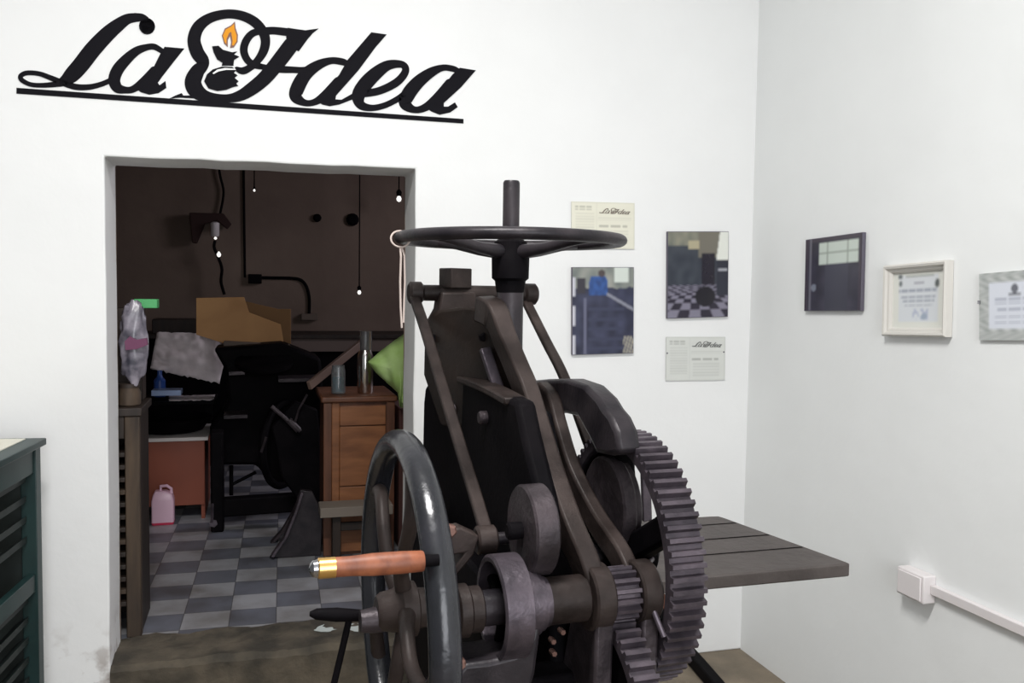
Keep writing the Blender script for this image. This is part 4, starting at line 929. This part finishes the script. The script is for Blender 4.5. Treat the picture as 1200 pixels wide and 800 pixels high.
# conduit, cables, lamps on the far wall
FYf = FY-.0105
def fw_(x, y, off=0): return aY(x, y, FYf-off)
cd = thing('wall_conduit', 'black curved conduit with a switch box on the far wall', 'conduit', fw_(330, 372))
obj('pipe', MB().tube([tuple(fw_(*p)) for p in spline([(297, 325), (320, 325.5), (343, 326), (354, 329), (360, 338), (362.5, 352), (362, 372)], 5)], .014, 10), IRONB, cd)
obj('junction_box', MB().boxv(fw_(291, 332, .04), (.11, 0, 0), (0, .05, 0), (0, 0, .08)), IRONB, cd, bevel=.006)
obj('switch_box', MB().boxv(fw_(353, 375, .05), (.14, 0, 0), (0, .06, 0), (0, 0, .055)), GBRD, cd, bevel=.004)
tag(obj('vertical_cable', MB().tube([fw_(285, 150), fw_(286, 240), fw_(287, 325)], .010, 8), IRONB), 'thin dark cable running straight down the far wall to the conduit', 'cable')
tag(obj('slack_cable', MB().tube([tuple(fw_(*p, .02)) for p in spline([(252, 150), (257, 200), (262, 225), (258, 250)], 5)], .010, 8), IRONB), 'slack dark cable falling to the wall bracket on the far wall', 'cable')
brk = thing('wall_bracket', 'dark triangular iron bracket with a hanging glass lamp on the far wall', 'bracket', fw_(232, 280))
obj('arm', MB().prism([fw_(x, y, .12) for x, y in ((222, 249), (262, 250), (271, 262), (266, 268), (254, 258), (240, 262), (230, 285), (225, 284))], (0, .10, 0)), mat('rusty_dark', (.03, .010, .008), .8), brk, bevel=.006)
obj('glass_lamp', MB().lathe(fw_(252, 277, .16), (0, 0, 1), [(0, .028), (.01, .034), (.11, .036), (.12, .02)], 20), PLASTIC, brk)
obj('lamp_glint', MB().lathe(fw_(252.5, 279, .17), (0, 0, 1), [(-.012, 0), (-.008, .010), (0, .013), (.008, .008), (.012, 0)], 12), GLINT, brk)['label'] = 'tiny white glint made to glow'  # glowing speck imitates a reflection on the glass
hc = thing('hanging_chain_light', 'cord with a small bulb, its white glint made to glow, hanging below the wall bracket', 'lamp', fw_(262, 345, .1))
obj('cord', MB().tube([tuple(fw_(*p, .12)) for p in spline([(252, 282), (251, 290), (256, 302), (260, 315), (259, 330), (263, 345)], 5)], [.012]*26, 8), IRONB, hc)
obj('bulb', MB().lathe(fw_(256.5, 298, .17), (0, 0, 1), [(-.024, 0), (-.016, .013), (0, .018), (.014, .010), (.024, .004)], 14), GLINT, hc)  # glow imitates a white glint on the bulb
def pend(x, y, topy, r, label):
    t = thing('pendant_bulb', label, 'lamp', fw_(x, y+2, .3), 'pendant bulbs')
    c = fw_(x, y, .3); obj('bulb', MB().lathe(c, (0, 0, 1), [(-r*1.2, 0), (-r*.8, r*.75), (0, r), (r*.8, r*.7), (r*1.3, r*.3)], 16), GLINT, t)  # whole bulb glows in place of its reflected glint
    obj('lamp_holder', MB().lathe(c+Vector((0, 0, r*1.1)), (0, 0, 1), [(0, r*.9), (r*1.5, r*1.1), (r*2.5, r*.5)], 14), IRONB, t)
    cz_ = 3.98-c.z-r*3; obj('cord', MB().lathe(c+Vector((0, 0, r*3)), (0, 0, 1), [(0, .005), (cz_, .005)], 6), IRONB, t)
pend(467.5, 233, 0, .022, 'pendant bulb with a glowing white glint, hanging by the top right corner of the doorway')
pend(421, 342.5, 0, .016, 'small pendant bulb with a glowing white glint, hanging low before the far wall')
pend(298, 223, 0, .009, 'tiny pendant bulb with a glowing white glint, near the top middle of the doorway')
for x, y, r in ((372, 255, .035), (413.5, 257, .055)):
    mb = MB(); mb.lathe(fw_(x, y, .03), (0, 1, 0), [(0, r*.6), (.015, r), (.05, r)], 12)
    tag(obj('wall_plug', mb, IRONB), ('larger' if r > .04 else 'smaller')+' round black knob on the upper far wall', 'knob', 'black knobs on the far wall')

# ------------------------------------------------------------ light
def area(name, loc, target, sx, sy, power, col=(1, 1, 1)):
    l = bpy.data.lights.new(name, 'AREA'); l.shape = 'RECTANGLE'; l.size = sx; l.size_y = sy; l.energy = power; l.color = col
    o = bpy.data.objects.new(name, l); C.objects.link(o); o.location = loc
    d = Vector(target)-Vector(loc); o.rotation_euler = d.to_track_quat('-Z', 'Y').to_euler(); return o
area('ceiling_lamp', (.0, 1.0, 3.4), (.0, 1.1, 0), .9, .25, 88, (1, .98, .96))
area('street_door', (.4, -2.4, 1.9), (.2, 3.2, 1.5), 2.0, 2.4, 108, (.95, .97, 1))
area('next_room_window', (3.2, 5.6, 2.5), (0, 5.2, .2), 1.2, 1.4, 50, (.95, .90, 1))
w = bpy.data.worlds.new('world'); bpy.context.scene.world = w; w.use_nodes = True
w.node_tree.nodes['Background'].inputs['Color'].default_value = (.95, .98, 1, 1); w.node_tree.nodes['Background'].inputs['Strength'].default_value = .22
sc_ = bpy.context.scene; sc_.view_settings.view_transform = 'Standard'; sc_.view_settings.look = 'None'; sc_.view_settings.exposure = -.05; sc_.view_settings.gamma = 1
sc_.view_settings.use_curve_mapping = False
